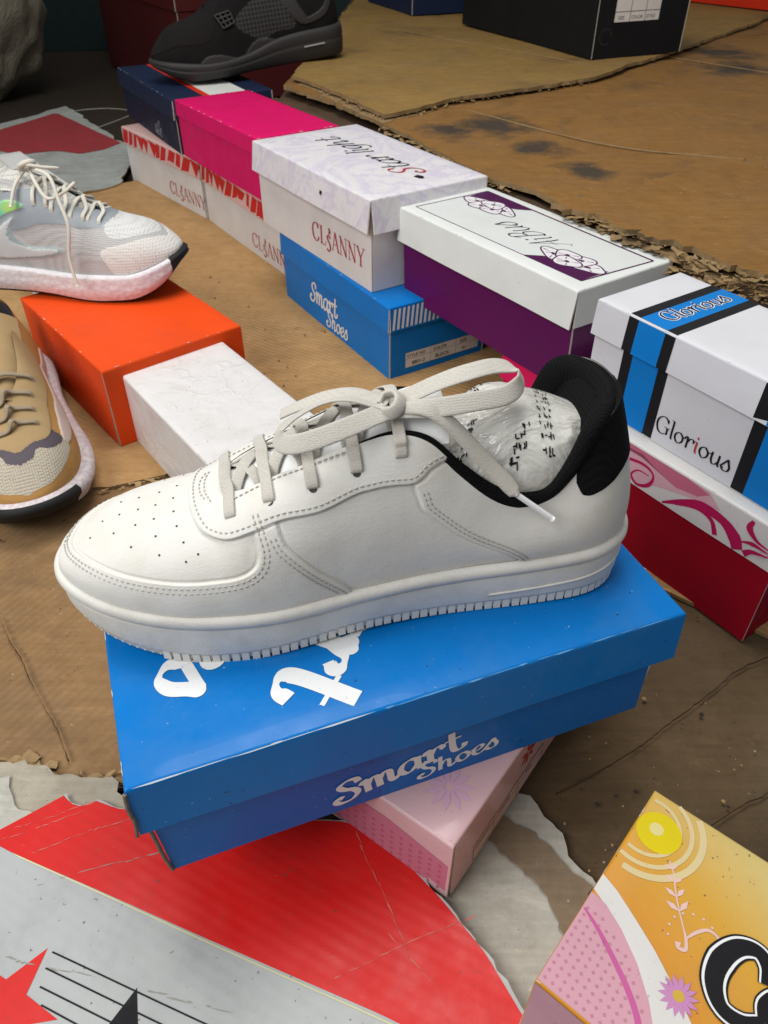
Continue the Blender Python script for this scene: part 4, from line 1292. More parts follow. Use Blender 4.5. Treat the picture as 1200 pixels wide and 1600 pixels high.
lsD, _, _ = board_sheet('cardboard_sheet', 'olive tan cardboard sheet on the ledge under the black box', [(-.175, 1.655), (-.116, 1.566), (-.043, 1.425), (-.001, 1.345), (.06, 1.392), (.114, 1.456), (.26, 1.545), (.406, 1.649), (.706, 2.015), (1.007, 2.405), (1.5, 3.1), (1.5, far + .2), (-.05, far + .2)], .2245, .006, K_LEDGE2, K_EDGE, 11, .014, .0025, .05, .005, group=LG, freq=6)
board_sheet('cardboard_sheet', 'curled board layer under the front corner of the olive sheet', [(-.165, 1.63), (-.118, 1.552), (-.05, 1.412), (-.005, 1.328), (.05, 1.375), (.10, 1.50), (-.08, 1.75)], .2165, .006, K_EDGE, K_EDGE, 13, .008, .005, .03, .003, group=LG, freq=9)

torn_fibres(lsB, [(.225, .900), (.252, .868), (.280, .815), (.312, .786), (.340, .742), (.376, .705), (.46, .58)], .2195, K_EDGE, 51, .0022, .0085, .011, .012)
torn_fibres(lsC, [(.225, .880), (.262, .845), (.285, .800), (.318, .768), (.350, .725), (.388, .690), (.47, .57)], .2070, K_FRAY, 52, .0035, .0075, .010, .008)
torn_fibres(lsA, [(-.001, 1.332), (.064, 1.200), (.136, 1.055), (.165, 1.02)], .2125, K_EDGE, 53, .006, .0070, .006, .006)
torn_fibres(lsD, [(-.116, 1.566), (-.043, 1.425), (-.001, 1.345), (.06, 1.392), (.114, 1.456), (.406, 1.649)], .2232, K_EDGE, 54, .010, .006, .005, .005)
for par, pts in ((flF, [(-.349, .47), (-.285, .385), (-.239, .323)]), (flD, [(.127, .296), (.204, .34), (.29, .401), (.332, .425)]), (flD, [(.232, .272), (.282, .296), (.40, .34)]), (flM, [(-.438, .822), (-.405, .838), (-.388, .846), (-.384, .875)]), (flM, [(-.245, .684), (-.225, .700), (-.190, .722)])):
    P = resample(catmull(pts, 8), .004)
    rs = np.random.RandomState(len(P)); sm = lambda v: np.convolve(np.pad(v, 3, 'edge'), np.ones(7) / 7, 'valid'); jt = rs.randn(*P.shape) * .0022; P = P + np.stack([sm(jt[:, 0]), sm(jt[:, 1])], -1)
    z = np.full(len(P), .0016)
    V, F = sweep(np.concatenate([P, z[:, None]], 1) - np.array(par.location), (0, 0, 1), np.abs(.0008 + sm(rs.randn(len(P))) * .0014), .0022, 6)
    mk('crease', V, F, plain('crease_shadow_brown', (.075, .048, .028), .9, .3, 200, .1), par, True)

for par, pts, zc in ((lsA, [(.14, 1.42), (.33, 1.20), (.52, 1.12)], .2165), (lsA, [(.60, 1.95), (.85, 1.65), (1.05, 1.38)], .2165), (lsD, [(.05, 2.2), (.30, 1.90), (.42, 1.75)], .2280)):
    P = resample(catmull(pts, 8), .012)
    V, F = sweep(np.concatenate([P, np.full((len(P), 1), zc)], 1) - np.array(par.location), (0, 0, 1), .0022, .0022, 6)
    mk('crease', V, F, K_EDGE, par, True)

# ------------------------------------------------------------------ boxes
def blue_card(name, col):
    t = NT(name)
    c = t.mix(t.noise(9, 5, .6), tuple(x * .93 for x in col), tuple(x * 1.06 for x in col))
    c = t.mix(t.math('MULTIPLY', t.ramp(t.noise(13, 8, .72), [(.50, 0.), (.74, 1.)]), .16), c, (.13, .20, .30))
    c = t.mix(t.math('MULTIPLY', t.ramp(t.noise(70, 6, .75, t.map((1, 9, 4), (0, 0, .9))), [(.66, 0.), (.76, 1.)]), .35), c, (.16, .34, .60))
    c = t.mix(t.math('MULTIPLY', t.ramp(t.noise(240, 2, .5), [(.725, 0.), (.755, 1.)]), .75), c, (.02, .025, .04))
    c = t.mix(t.math('MULTIPLY', t.ramp(t.noise(420, 2, .5), [(.73, 0.), (.76, 1.)]), .5), c, (.40, .48, .58))
    n = t.bump(t.noise(20, 3, .5), .22, .005); n = t.bump(t.noise(800, 2, .5), .06, .0006, n)
    return t.out(c, t.ramp(t.noise(26, 6, .7), [(.32, .24), (.72, .55)]), n, .16, Coat_Weight=.05)
BLUE = blue_card('gloss_blue_paper', (.001, .150, .480))
hero = shoebox('shoe_box', 'bright blue shoe box with white lettering carrying the white sneaker', (-.0067, .3516), .0718, 20.72, (.335, .200, .1000), .040, BLUE, blue_card('gloss_blue_base', (.001, .125, .450)), BOARD_W, .0042, (.004, .002), seed=3, splay=dict(front=.002), bow=.0005)
f = faces(hero)
write(hero, 'lettering', 'Smart', f['front'], -.060, .0080, .0272, INK_W, .21, wide=1.10, shear=.05, thick=.17, thin=.05)
write(hero, 'lettering', 'Shoes', f['front'], -.0055, .0055, .0190, INK_W, .16, wide=1.12, shear=.08, thick=.15, thin=.05)
# lettering on the lid, read from the left end
O, ex, ey, n = f['top']
def lid_write(txt, px, py, em, a, **kw):
    return write(hero, 'lettering', txt, f['top'], px, py, em, INK_W, a, **kw)
lid_write('Smart', .0315, .0560, .058, R(-133.4), wide=1.0, shear=.0, thick=.205, thin=.05)
lid_write('Shoes', -.052, .0597, .052, R(-133.4), wide=1.0, shear=.0, thick=.20, thin=.05)
mk('scuff', *(lambda c: (np.array([[*(c + np.array([dx, dy])), .1006] for dx, dy in ((-.004, 0), (0, -.0012), (.005, -.001), (.006, .001), (.001, .002), (-.003, .0018))]), [(0, 1, 2, 3, 4, 5)]))(np.array([.1245, -.012])), paper('scuff_brown', (.06, .04, .03), .8, .4), hero)

WEAR_HIGHLIGHT = paper('worn_white_edge', (.62, .66, .72), .5, .3)
edge_wear_highlight(hero, (-.164, -.0995, .0994), (-.03, -.0995, .0994), (0, -.7, .7), WEAR_HIGHLIGHT, 61, .97, .00045, .022)  # painted highlight along the front fold, mixed with some rubbing
edge_wear_highlight(hero, (-.03, -.0995, .0994), (.164, -.0995, .0994), (0, -.7, .7), paper('worn_blue_edge', (.12, .34, .66), .45, .3), 62, .9, .0005, .018)  # the painted fold highlight carried on in light blue
edge_wear_highlight(hero, (-.1670, -.095, .0994), (-.1670, .095, .0994), (-.7, 0, .7), WEAR_HIGHLIGHT, 63, .3, .0004)
edge_wear_highlight(hero, (.1670, -.095, .0994), (.1670, .095, .0994), (.7, 0, .7), WEAR_HIGHLIGHT, 64, .2, .0004)
edge_wear_highlight(hero, (-.166, -.1016, .0603), (.166, -.1016, .0603), (0, -1, 0), paper('worn_blue_edge', (.12, .34, .66), .45, .3), 65, .25, .0004)
GB = paper('torn_grey_ply', (.16, .15, .125), .9, .6)
for pts in ([(-.1676, -.1003, .0975), (-.1684, -.1012, .085), (-.1676, -.1016, .074), (-.1690, -.1022, .0605)], [(-.1640, -.0962, .0590), (-.1625, -.0960, .040), (-.1618, -.0950, .020), (-.1598, -.0945, .001)]):
    V, F = sweep(catmull(pts, 6), (-1, 0, 0), np.array([.0022 + .0006 * math.sin(i * 1.7) for i in range(19)]), .0022, 6)
    mk('board_edge', V, F, GB, hero)
PINK = paper('pale_pink_print', (.62, .40, .42), .28, .35, .25)
pink = shoebox('shoe_box', 'pale pink printed shoe box under the bright blue box', (.0512, .4002), .0063, -36.76, (.2, .3, .0652), .0640, PINK, PINK, BOARD, .001, seed=5, r=.002, bow=.0005)
f = faces(pink)
mb = MB()
fr = f['frontlid']
poly2(mb, [(-.099, .004), (.098, .004), (.098, .040), (.05, .047), (.0, .043), (-.099, .052)], *[np.array(x) for x in (fr[0], fr[1], fr[2], fr[3])], off=.0009)
mb.build('print', paper('rose_print', (.50, .17, .25), .3, .4, .2), pink)
mb = MB()
for i in range(16):
    for j in range(5):
        x = -.02 + i * .0075; z = .007 + j * .0068
        poly2(mb, [(x - .0017, z), (x, z - .0017), (x + .0017, z), (x, z + .0017)], fr[0], fr[1], fr[2], fr[3], off=.0014)
mb.build('dot_print', paper('rose_dot', (.42, .11, .18), .35, .3), pink)
mb = MB(); tp = f['top']
for k in range(11):
    a = 2 * math.pi * k / 11
    poly2(mb, [(.076 + r * math.cos(a + d), -.118 + r * math.sin(a + d)) for r, d in ((.003, -.3), (.011, -.22), (.017, 0), (.011, .22), (.003, .3))], tp[0], tp[1], tp[2], tp[3], off=.0006 + .00001 * k)
mb.build('flower_print', paper('lilac_print', (.60, .36, .48), .35, .3), pink)
rl = f['rightlid']
def panel(t, name, face, x0, y0, x1, y1, mat, off=.0006):
    mb = MB(); poly2(mb, [(x0, y0), (x1, y0), (x1, y1), (x0, y1)], *[np.array(q, float) for q in face], off=off); return mb.build(name, mat, t)
LABEL = paper('label_paper', (.66, .62, .58), .55, .4)
panel(pink, 'label', rl, -.122, .004, -.026, .024, paper('pinkish_label', (.60, .42, .40), .5, .4), .0010)
def table(t, face, x0, y0, x1, y1, cols, mid, mat, off=.0013, w=.0005):
    mb = MB()
    F_ = [np.array(q, float) for q in face]
    for x in cols: stroke2(mb, [(x, y0), (x, y1)], w, *F_, off=off, n=2)
    for y in (y0, y1, mid): stroke2(mb, [(x0, y), (x1, y)], w, *F_, off=off + .00002, n=2)
    return mb.build('label_lines', mat, t)
table(pink, rl, -.122, .004, -.026, .024, (-.122, -.096, -.063, -.026), .0165, INK_K)
for tx_, x in (('STYLE NO', -.1205), ('COLOR', -.0905), ('SIZE', -.052)):
    btext('label_text', tx_, .0046, on(rl, x, .0182) + np.array([.0006, 0, 0]), rl[1], rl[2], INK_K, pink)
mb = MB()
for k in range(7):
    a = 2 * math.pi * k / 7
    poly2(mb, [(-.052 + r * math.cos(a + d), .045 + r * math.sin(a + d)) for r, d in ((.002, -.3), (.008, -.25), (.0125, 0), (.008, .25), (.002, .3))], rl[0], rl[1], rl[2], rl[3], off=.0010 + .00001 * k)
mb.build('flower_print', INK_R, pink)

WHITE_P = paper('white_coated_board', (.68, .655, .64), .45, .40)
def cl_lid():
    t = NT('red_zigzag_lid')
    c = t.mix(t.noise(20, 4, .6), (.58, .36, .34), (.66, .45, .42))
    return t.out(c, .4, None, .45)
CLL = cl_lid()


def clsanny(c, yaw, LWH, label, tx, tz, em, seed):
    b = shoebox('shoe_box', label, c, 0, yaw, LWH, .034, CLL, WHITE_P, BOARD_W, .0025, seed=seed, group='white boxes with red lettering in the bottom row')
    f = faces(b)
    write(b, 'lettering', 'CLSANNY', f['front'], tx, tz, em, INK_R, .0, font=ROMAN, thick=.10, thin=.03, off=.0012)
    rs = np.random.RandomState(seed); mb = MB(); fl = f['frontlid']; H = LWH[2]
    x = -LWH[0] / 2
    while x < LWH[0] / 2 - .02:
        w = .014 + rs.rand() * .03
        z0, z1 = H - .0325, H - .003
        k = rs.rand()
        if k < .7: poly2(mb, [(x, z0), (x + w * .8, z0 + .004), (x + w * 1.1, z1 - .002), (x + w * .45, z1)], fl[0], fl[1], fl[2], fl[3], off=.0012 + .00002 * rs.rand())
        else: poly2(mb, [(x, z1), (x + w, z1 - .004), (x + w * .5, z0)], fl[0], fl[1], fl[2], fl[3], off=.0012 + .00002 * rs.rand())
        x += w * (.55 + .6 * rs.rand())
    mb.build('zigzag_print', paper('ink_zigzag_red', (.52, .020, .018), .4, .3), b)
    return b


clsanny((-.3951, 1.7001), -51.01, (.3392, .16, .110), 'white box with red lettering at the far end of the bottom row', .022, .018, .033, 21)
clsanny((-.1899, 1.4202), -57.14, (.3268, .16, .110), 'white box with red lettering in the bottom row, right under the magenta box', .040, .016, .033, 22)

NAVY = paper('navy_paper', (.012, .020, .050), .40, .3)
nav = shoebox('shoe_box', 'navy blue shoe box with a white stripe on its lid under the black sneaker', (-.397, 1.765), .1112, -59.8, (.372, .20, .0935), .034, NAVY, paper('navy_base', (.010, .014, .034), .45, .3), BOARD, .003, seed=23)
f = faces(nav); tp = f['top']
mb = MB(); poly2(mb, [(-.183, -.024), (.183, -.024), (.183, .05), (-.183, .05)], *[np.array(q) for q in tp], off=.0006)
mb.build('stripe_print', paper('stripe_white', (.62, .62, .60), .5, .3), nav)
mb = MB(); poly2(mb, [(-.183, -.037), (.183, -.037), (.183, -.024), (-.183, -.024)], *[np.array(q) for q in tp], off=.0007)
mb.build('stripe_print', paper('stripe_red', (.55, .03, .012), .5, .3), nav)
write(nav, 'lettering', 'Soles', f['front'], .005, .012, .036, paper('navy_silver_ink', (.30, .31, .34), .4, .4), -.05, wide=.75, shear=.3, thick=.10, thin=.03, off=.001) if False else write(nav, 'lettering', 'aSe', f['front'], .030, .010, .034, paper('navy_silver_ink', (.30, .31, .34), .4, .4), -.08, wide=.75, shear=.3, thick=.10, thin=.03, off=.001)

MAG = paper('magenta_paper', (.62, .006, .115), .42, .25)
shoebox('shoe_box', 'plain magenta shoe box on the white box with red lettering', (-.2292, 1.4574), .1112, -55.92, (.3297, .1497, .0955), .026, MAG, MAG, BOARD_W, .0016, seed=24)

sb = shoebox('shoe_box', 'small blue shoe box with white lettering in the bottom row under the marbled box', (-.0081, 1.0675), 0, -58.68, (.3169, .16, .1048), .034, paper('blue_lid_small', (.004, .165, .520), .32, .25, .1), paper('blue_base_small', (.004, .170, .530), .34, .25, .1), BOARD_W, .0025, seed=25)
f = faces(sb)
write(sb, 'lettering', 'Smart', f['front'], -.070, .0300, .036, INK_W, .02, wide=.80, shear=.18, thick=.15, thin=.075, off=.0012)
write(sb, 'lettering', 'Shoes', f['front'], -.020, .0085, .030, INK_W, .02, wide=.80, shear=.18, thick=.14, thin=.07, off=.0012)
rl = f['rightlid']; mb = MB()
for k in range(22):
    x = -.075 + k * .0068
    poly2(mb, [(x, .0735), (x + .0034, .0735), (x + .0064, .1010), (x + .0030, .1010)], *[np.array(q) for q in rl], off=.0008)
mb.build('stripe_print', INK_W, sb)
rb = f['right']
panel(sb, 'label', rb, -.052, .012, .068, .034, LABEL, .0010)
table(sb, rb, -.052, .012, .068, .034, (-.012, .03), .0245, paper('ink_grey', (.2, .2, .2), .5), .0013)
for tx_, x in (('STYLE NO', -.050), ('COLOR', -.008), ('SIZE', .036)):
    btext('label_text', tx_, .0065, on(rb, x, .0265) + np.array([.0006, 0, 0]), rb[1], rb[2], INK_K, sb)
for tx_, x in (('8801-3', -.042), ('BLACK', -.004), ('41', .040)):
    btext('label_text', tx_, .0075, on(rb, x, .0150) + np.array([.0006, 0, 0]), rb[1], rb[2], INK_K, sb)

# marbled box with splayed lid flap
def marble():
    t = NT('marbled_white_paper')
    v = t.noise(9, 5, .6, t.map((1, 1, 1), (0, 0, .5)), 2.2)
    c = t.mix(t.ramp(v, [(.44, 0.), (.50, 1.), (.56, 0.)]), (.67, .65, .67), (.58, .53, .64))
    c = t.mix(t.math('MULTIPLY', t.ramp(t.noise(13, 6, .6, t.map((1, 2.2, 1), (0, 0, 1.)), 1.6), [(.47, 0.), (.50, 1.), (.53, 0.)]), .4), c, (.50, .48, .54))
    n = t.bump(t.noise(40, 3, .5), .1, .004)
    return t.out(c, .42, n, .45)
big = shoebox('shoe_box', 'white marbled shoe box with red lettering and an open lid corner', (-.0296, 1.1156), .1056, -56.92, (.3226, .1796, .1174), .040, marble(), WHITE_P, BOARD_W, .004, seed=26, splay=dict(front=.005, right=.006), bow=.0005)
f = faces(big)
write(big, 'lettering', 'CLSANNY', f['front'], .002, .0235, .0330, INK_R, .02, font=ROMAN, thick=.105, thin=.03, off=.0012, wide=.92)
write(big, 'lettering', 'Star light', f['top'], .108, .034, .046, INK_K, math.pi + .05, wide=1.05, shear=.35, thick=.075, thin=.025, off=.0009)
write(big, 'lettering', 'S', f['top'], .108, .034, .046, INK_R, math.pi + .05, wide=1.05, shear=.35, thick=.08, thin=.03, off=.0013)
mb = MB(); rs = np.random.RandomState(2)
poly2(mb, [(.118 + .010 * math.cos(a) * (.6 + .5 * rs.rand()), .012 + .007 * math.sin(a) * (.6 + .5 * rs.rand())) for a in np.linspace(0, 6.28, 12, endpoint=False)], *[np.array(q) for q in f['top']], off=.0010)
mb.build('emblem_print', INK_K, big)
mb = MB(); poly2(mb, [(.042, .095), (.047, .094), (.049, .099), (.043, .100)], *[np.array(q) for q in f['frontlid']], off=.004)
mb.build('dirt_spot', INK_K, big)

# purple box, white lid with flower print
PUR = paper('purple_paper', (.105, .006, .090), .34, .35, .1)
LIDW = paper('white_gloss_lid', (.66, .68, .66), .36, .25, .05)
pu = shoebox('shoe_box', 'purple shoe box with white lid and dark flower print', (.1620, .8674), .094, -55.76, (.300, .1402, .1148), .040, LIDW, PUR, BOARD_W, .003, (.0, .004), seed=27, splay=dict(front=.004), bow=.0005)
f = faces(pu); tp = [np.array(q, float) for q in f['top']]
PINKK = paper('ink_deep_purple', (.060, .006, .055), .4, .2)
mb = MB()
poly2(mb, [(-.138, -.054), (.134, -.050), (.140, .050), (-.136, .056)], *tp, off=.0004)
mb.build('print', paper('satin_silver_print', (.60, .625, .61), .3, .2), pu)
mb = MB()
for a, b, w in (((-.139, -.054), (.134, -.050), .0012), ((.134, -.050), (.140, .050), .0022), ((.140, .050), (-.136, .057), .0030), ((-.136, .057), (-.139, -.054), .0020)):
    stroke2(mb, [a, b], w, *tp, off=.0007, n=4)
mb.build('frame_print', PINKK, pu)
for (cx, cy, sx, sy, tri) in ((-.092, .034, 1, 1, [(-.136, .056), (-.046, .055), (-.062, .040), (-.088, .026), (-.118, .030), (-.134, .020)]), (.092, -.028, -1, -1, [(.133, -.050), (.050, -.051), (.064, -.036), (.09, -.024), (.116, -.030), (.134, -.010)])):
    mb = MB(); poly2(mb, tri, *tp, off=.0008); mb.build('corner_print', PINKK, pu)
for (cx, cy, rot) in ((-.090, .026, 0.), (.090, -.024, math.pi)):
    fw = MB(); fo = MB()
    for k, (dx, dy, rx, ry, a) in enumerate(((-.024, -.004, .020, .011, .3), (.024, -.002, .020, .011, -.3), (-.008, -.012, .016, .012, 0), (.012, -.011, .015, .012, 0), (0, .002, .017, .012, 0))):
        pts = []
        for q in np.linspace(0, 2 * math.pi, 18, endpoint=False):
            r = 1 + .12 * math.sin(3 * q + k)
            x = rx * r * math.cos(q); y = ry * r * math.sin(q)
            x, y = x * math.cos(a) - y * math.sin(a) + dx, x * math.sin(a) + y * math.cos(a) + dy
            pts.append((cx + x * math.cos(rot) - y * math.sin(rot), cy + x * math.sin(rot) + y * math.cos(rot)))
        poly2(fw, pts, *tp, off=.0010 + .00006 * k)
        stroke2(fo, pts, .0018, *tp, off=.00104 + .00006 * k, n=3, closed=True)
        ctr = np.mean(pts, 0)
        for jj in (1, 6, 11): stroke2(fo, [ctr + (np.array(pts[jj]) - ctr) * .25, ctr + (np.array(pts[jj]) - ctr) * .8], [.0003, .0016], *tp, off=.00107 + .00006 * k, n=4)
        poly2(fo, [ctr + (np.array(pts[jj]) - ctr) * .22 for jj in range(0, 18, 3)], *tp, off=.00108 + .00006 * k)
        stroke2(fo, [ctr, ctr + (np.array(pts[3]) - ctr) * .7], .0012, *tp, off=.00106 + .00006 * k, n=4)
    fw.build('flower_print', paper('flower_white', (.66, .64, .66), .4, .2), pu)
    fo.build('flower_outline', PINKK, pu)
write(pu, 'lettering', 'AiBus', f['top'], .062, .012, .040, INK_K, math.pi + .06, wide=.95, shear=.5, thick=.06, thin=.02, off=.0009)
rb = f['right']
panel(pu, 'label', rb, -.02, .010, .045, .040, LABEL, .0012)
for k, z in enumerate((.032, .024, .016)):
    btext('label_text', ('STYLE NO', 'COLOR', 'SIZE 41')[k], .008, on(rb, -.016, z) + np.array([.0006, 0, 0]), rb[1], rb[2], INK_K, pu)

shoebox('shoe_box', 'hot pink box wedged under the purple box, only a corner showing', (.206, .803), 0, -57, (.064, .12, .0925), .03, paper('hot_pink_paper', (.62, .012, .10), .4, .3), MAG, BOARD_W, seed=28)

# red box with ribbon print, striped white and blue box on it
RED = paper('crimson_paper', (.33, .004, .018), .5, .3)
rbx = shoebox('shoe_box', 'crimson shoe box with white lid and pink ribbon print in front of the ledge', (.3047, .594), 0, -55.87, (.27, .16, .1252), .040, paper('ribbon_lid_white', (.60, .59, .58), .32, .25, .15), RED, BOARD_W, .003, seed=29, bow=.0005)
f = faces(rbx); fl = [np.array(q, float) for q in f['frontlid']]
mb = MB()
poly2(mb, [(-.134, .086), (-.05, .086), (-.02, .0865), (.02, .100), (.05, .108), (.075, .112), (.06, .1225), (-.134, .1225)], *fl, off=.0018)
mb.build('print', paper('ribbon_pale_pink', (.62, .36, .42), .35, .3, .1), rbx)
mb = MB()
poly2(mb, [(-.134, .112), (-.01, .1195), (.012, .112), (.030, .108), (.052, .112), (.062, .120), (.040, .1228), (-.134, .1228)], *fl, off=.0020)
mb.build('print', paper('ribbon_mid_pink', (.52, .14, .22), .35, .3, .1), rbx)
RIB = paper('ribbon_magenta', (.42, .010, .085), .35, .3, .1)
mb = MB()
stroke2(mb, [(-.06, .094), (-.035, .104), (-.008, .1105), (.006, .106), (.004, .094), (-.008, .088), (-.016, .094), (-.010, .102), (.002, .103)], [.001, .003, .003, .002, .004, .003, .002, .0015, .001], *fl, off=.0024, n=10)
stroke2(mb, [(.022, .0865), (.040, .098), (.058, .106), (.080, .105), (.094, .097), (.100, .088)], [.002, .006, .009, .008, .012, .010], *fl, off=.0025, n=10)
stroke2(mb, [(.034, .092), (.050, .100), (.062, .102), (.072, .098), (.078, .088)], [.001, .003, .004, .004, .005], *fl, off=.0026, n=10)
stroke2(mb, [(.104, .121), (.103, .113), (.112, .106), (.124, .104)], [.003, .006, .003, .001], *fl, off=.0025, n=8)
stroke2(mb, [(.100, .097), (.110, .101), (.124, .101)], [.001, .004, .001], *fl, off=.00255, n=8)
stroke2(mb, [(.106, .088), (.112, .094), (.126, .098)], [.006, .004, .001], *fl, off=.0026, n=8)
mb.build('ribbon_print', RIB, rbx)
mb = MB()
for k in range(5):
    a = .3 + 2 * math.pi * k / 5
    poly2(mb, [(.125 + r * math.cos(a + d), .1015 + r * .75 * math.sin(a + d)) for r, d in ((.002, -.4), (.010, -.35), (.0145, 0), (.010, .35), (.002, .4))], *fl, off=.0021 + .00002 * k)
mb.build('flower_print', paper('ribbon_blush', (.62, .42, .47), .35, .3, .1), rbx)

GLW = paper('lavender_white_board', (.60, .60, .635), .45, .22)
glo = shoebox('shoe_box', 'white and blue striped shoe box with black lettering on the crimson box', (.3279, .5356), .1258, -56.65, (.330, .109, .1030), .033, GLW, GLW, BOARD_W, .0022, seed=30, splay=dict(front=.002), bow=.0005)
f = faces(glo); H = .1030
SBLUE = paper('stripe_blue', (.004, .170, .520), .4, .2)
for (x0, x1, mt, nm) in ((-.1275, -.0775, INK_K, 'stripe_print'), (.008, .130, INK_K, 'stripe_print')):
    for face, y0, y1, off in ((f['top'], -.0535, .0535, .0005), (f['frontlid'], H - .0328, H - .0018, .0022), (f['front'], .001, .071, .0008)):
        panel(glo, nm, face, x0, y0, x1, y1, mt, off)
for (x0, x1) in ((-.1165, -.0880), (.020, .118)):
    for face, y0, y1, off in ((f['top'], -.0535, .0535, .0009), (f['frontlid'], H - .0329, H - .0017, .0026), (f['front'], .0008, .071, .0012)):
        panel(glo, 'stripe_print', face, x0, y0, x1, y1, SBLUE, off)
gw = .0800 / text_width('Glorious')
write(glo, 'lettering', 'Glorious', f['front'], -.0765, .0120, gw, INK_K, .0, wide=1.0, thick=.10, thin=.035, off=.0010, only={0, 1, 2, 3, 5, 6, 7})
write(glo, 'lettering', 'Glorious', f['front'], -.0765, .0120, gw, INK_R, .0, wide=1.0, thick=.10, thin=.035, off=.0010, only={4})
gt = .080 / text_width('Glorious')
for grow, mt, off in ((.10, INK_W, .0012), (.02, paper('ink_navy', (.006, .012, .05), .4, .2), .0016)):
    write(glo, 'lettering', 'Glorious', f['top'], -.0975, -.0385, gt, mt, math.pi / 2 - .02, wide=1.0, thick=.10, thin=.03, off=off, grow=grow)

# orange and white boxes on the left
def creased(name, col):
    t = NT(name)
    e = crease_net(t)
    c = t.mix(t.math('MULTIPLY', e, .08), col, tuple(x * .6 for x in col))
    c = t.mix(t.math('MULTIPLY', t.ramp(t.noise(22, 7, .7), [(.5, 0.), (.76, 1.)]), .3), c, (.36, .31, .26))
    c = t.mix(t.math('MULTIPLY', t.ramp(t.noise(310, 2, .5), [(.72, 0.), (.75, 1.)]), .6), c, (.1, .08, .06))
    n = t.bump(e, .25, .003); n = t.bump(t.noise(18, 4, .5, None, 1.2), .45, .006, n)
    return t.out(c, t.ramp(t.noise(25, 4, .6), [(.3, .2), (.7, .5)]), n, .45)
ORG = paper('orange_paper', (.74, .070, .010), .42, .4)
orb = shoebox('shoe_box', 'bright orange shoe box under the pale running shoe', (-.322, .8912), 0, 39.8, (.1773, .251, .1018), .099, ORG, ORG, BOARD, .0012, seed=31, r=.003, bow=.0005)
WB = creased('creased_white_paper', (.66, .645, .64))
wb = shoebox('shoe_box', 'scuffed white box taped over, pushed against the orange box', (-.1671, .6916), 0, 36.85, (.1296, .29, .0885), .086, WB, WB, BOARD_W, .0012, (.0, .0), seed=32, r=.003, bow=.0005)
# white boxes behind the running shoe
shoebox('shoe_box', 'white shoe box at the left edge behind the pale running shoe', (-.700, 1.43), 0, -52, (.34, .20, .100), .034, paper('white_lid_plain', (.62, .62, .61), .45, .3), WHITE_P, BOARD_W, seed=33)
shoebox('shoe_box', 'low white box just behind the toe of the pale running shoe', (-.520, 1.235), 0, -54, (.25, .16, .082), .03, paper('white_lid_plain', (.62, .62, .61), .45, .3), WHITE_P, BOARD_W, seed=34)

# yellow box, lower right
def yellow_mat():
    t = NT('yellow_print')
    m = t.n('ShaderNodeSeparateXYZ'); t.l(t.co, m.inputs[0])
    k = t.math('ADD', t.math('MULTIPLY', m.outputs['X'], 4.0), t.math('MULTIPLY', m.outputs['Y'], 9.0))
    c = t.ramp(t.math('ADD', k, .55), [(.05, (.54, .22, .010)), (.45, (.54, .29, .025)), (.85, (.54, .42, .15))])
    c = t.mix(t.math('MULTIPLY', t.ramp(t.noise(16, 7, .7), [(.5, 0.), (.75, 1.)]), .25), c, (.30, .20, .08))
    c = t.mix(t.math('MULTIPLY', t.ramp(t.noise(300, 2, .5), [(.71, 0.), (.74, 1.)]), .8), c, (.06, .045, .03))
    n = t.bump(t.noise(40, 3, .5), .12, .004)
    return t.out(c, .42, n, .45)
ye = shoebox('shoe_box', 'yellow and pink flowered shoe box in the lower right corner', (.213, .1098), .0048, -40.5, (.25, .134, .0952), .093, yellow_mat(), paper('yellow_base', (.5, .3, .05), .4, .3), BOARD_W, .0012, seed=35, r=.002)
f = faces(ye)
panel(ye, 'side_print', f['frontlid'], -.1245, .003, .1245, .0925, paper('pink_side_print', (.50, .26, .32), .4, .4), .0006)
tp = [np.array(q, float) for q in f['top']]
mb = MB()
for a, b, w in ((.0145, 0, 0), (.0185, 0, 0)): pass
for r, w in ((.0175, .0022), (.0240, .0026), (.0300, .0038)):
    pts = [(-.118 + r * math.cos(a), .043 + r * math.sin(a)) for a in np.linspace(-2.0, 2.2, 22)]
    pts = [p for p in pts if p[0] > -.1235 and p[1] < .0655]
    stroke2(mb, pts, w, *tp, off=.0007, n=4)
mb.build('ring_print', paper('ring_cream', (.58, .47, .25), .4, .3), ye)
mb = MB(); poly2(mb, [p for p in circ(-.1115, .043, .0125, 28)[:-1]], *tp, off=.0008)
mb.build('sun_print', paper('sun_yellow', (.60, .48, .010), .4, .25), ye)
mb = MB(); poly2(mb, circ(-.1135, .0440, .0040, 14)[:-1], *tp, off=.0011)
mb.build('sun_centre', paper('sun_pale', (.62, .54, .22), .4, .25), ye)
SPR = paper('sprig_pink', (.64, .44, .40), .4, .25)
mb = MB()
spine = catmull([(-.0795, .0030), (-.0855, .0108), (-.0905, .0180), (-.0950, .0260), (-.1000, .0315)], 6)
stroke2(mb, spine[::6], .0008, *tp, off=.0008)
for k, i in enumerate((5, 10, 15, 20)):
    p = spine[i]; d = nrm(spine[min(i + 1, len(spine) - 1)] - spine[i - 1]); nn_ = np.array([-d[1], d[0]])
    s_ = .0070 - .0009 * k
    for sg in (-1, 1):
        e = p + d * s_ * .8 + nn_ * sg * s_ * .85
        mid = (p + e) / 2; q_ = nrm(e - p); qn = np.array([-q_[1], q_[0]]) * s_ * .22
        poly2(mb, [p, mid + qn, e, mid - qn], *tp, off=.0009 + .00001 * k)
stroke2(mb, [(-.0795, .0030), (-.0765, -.0010), (-.0745, -.0060), (-.0775, -.0075), (-.0790, -.0050)], [.0008, .0016, .0020, .0018, .0030], *tp, off=.0009)
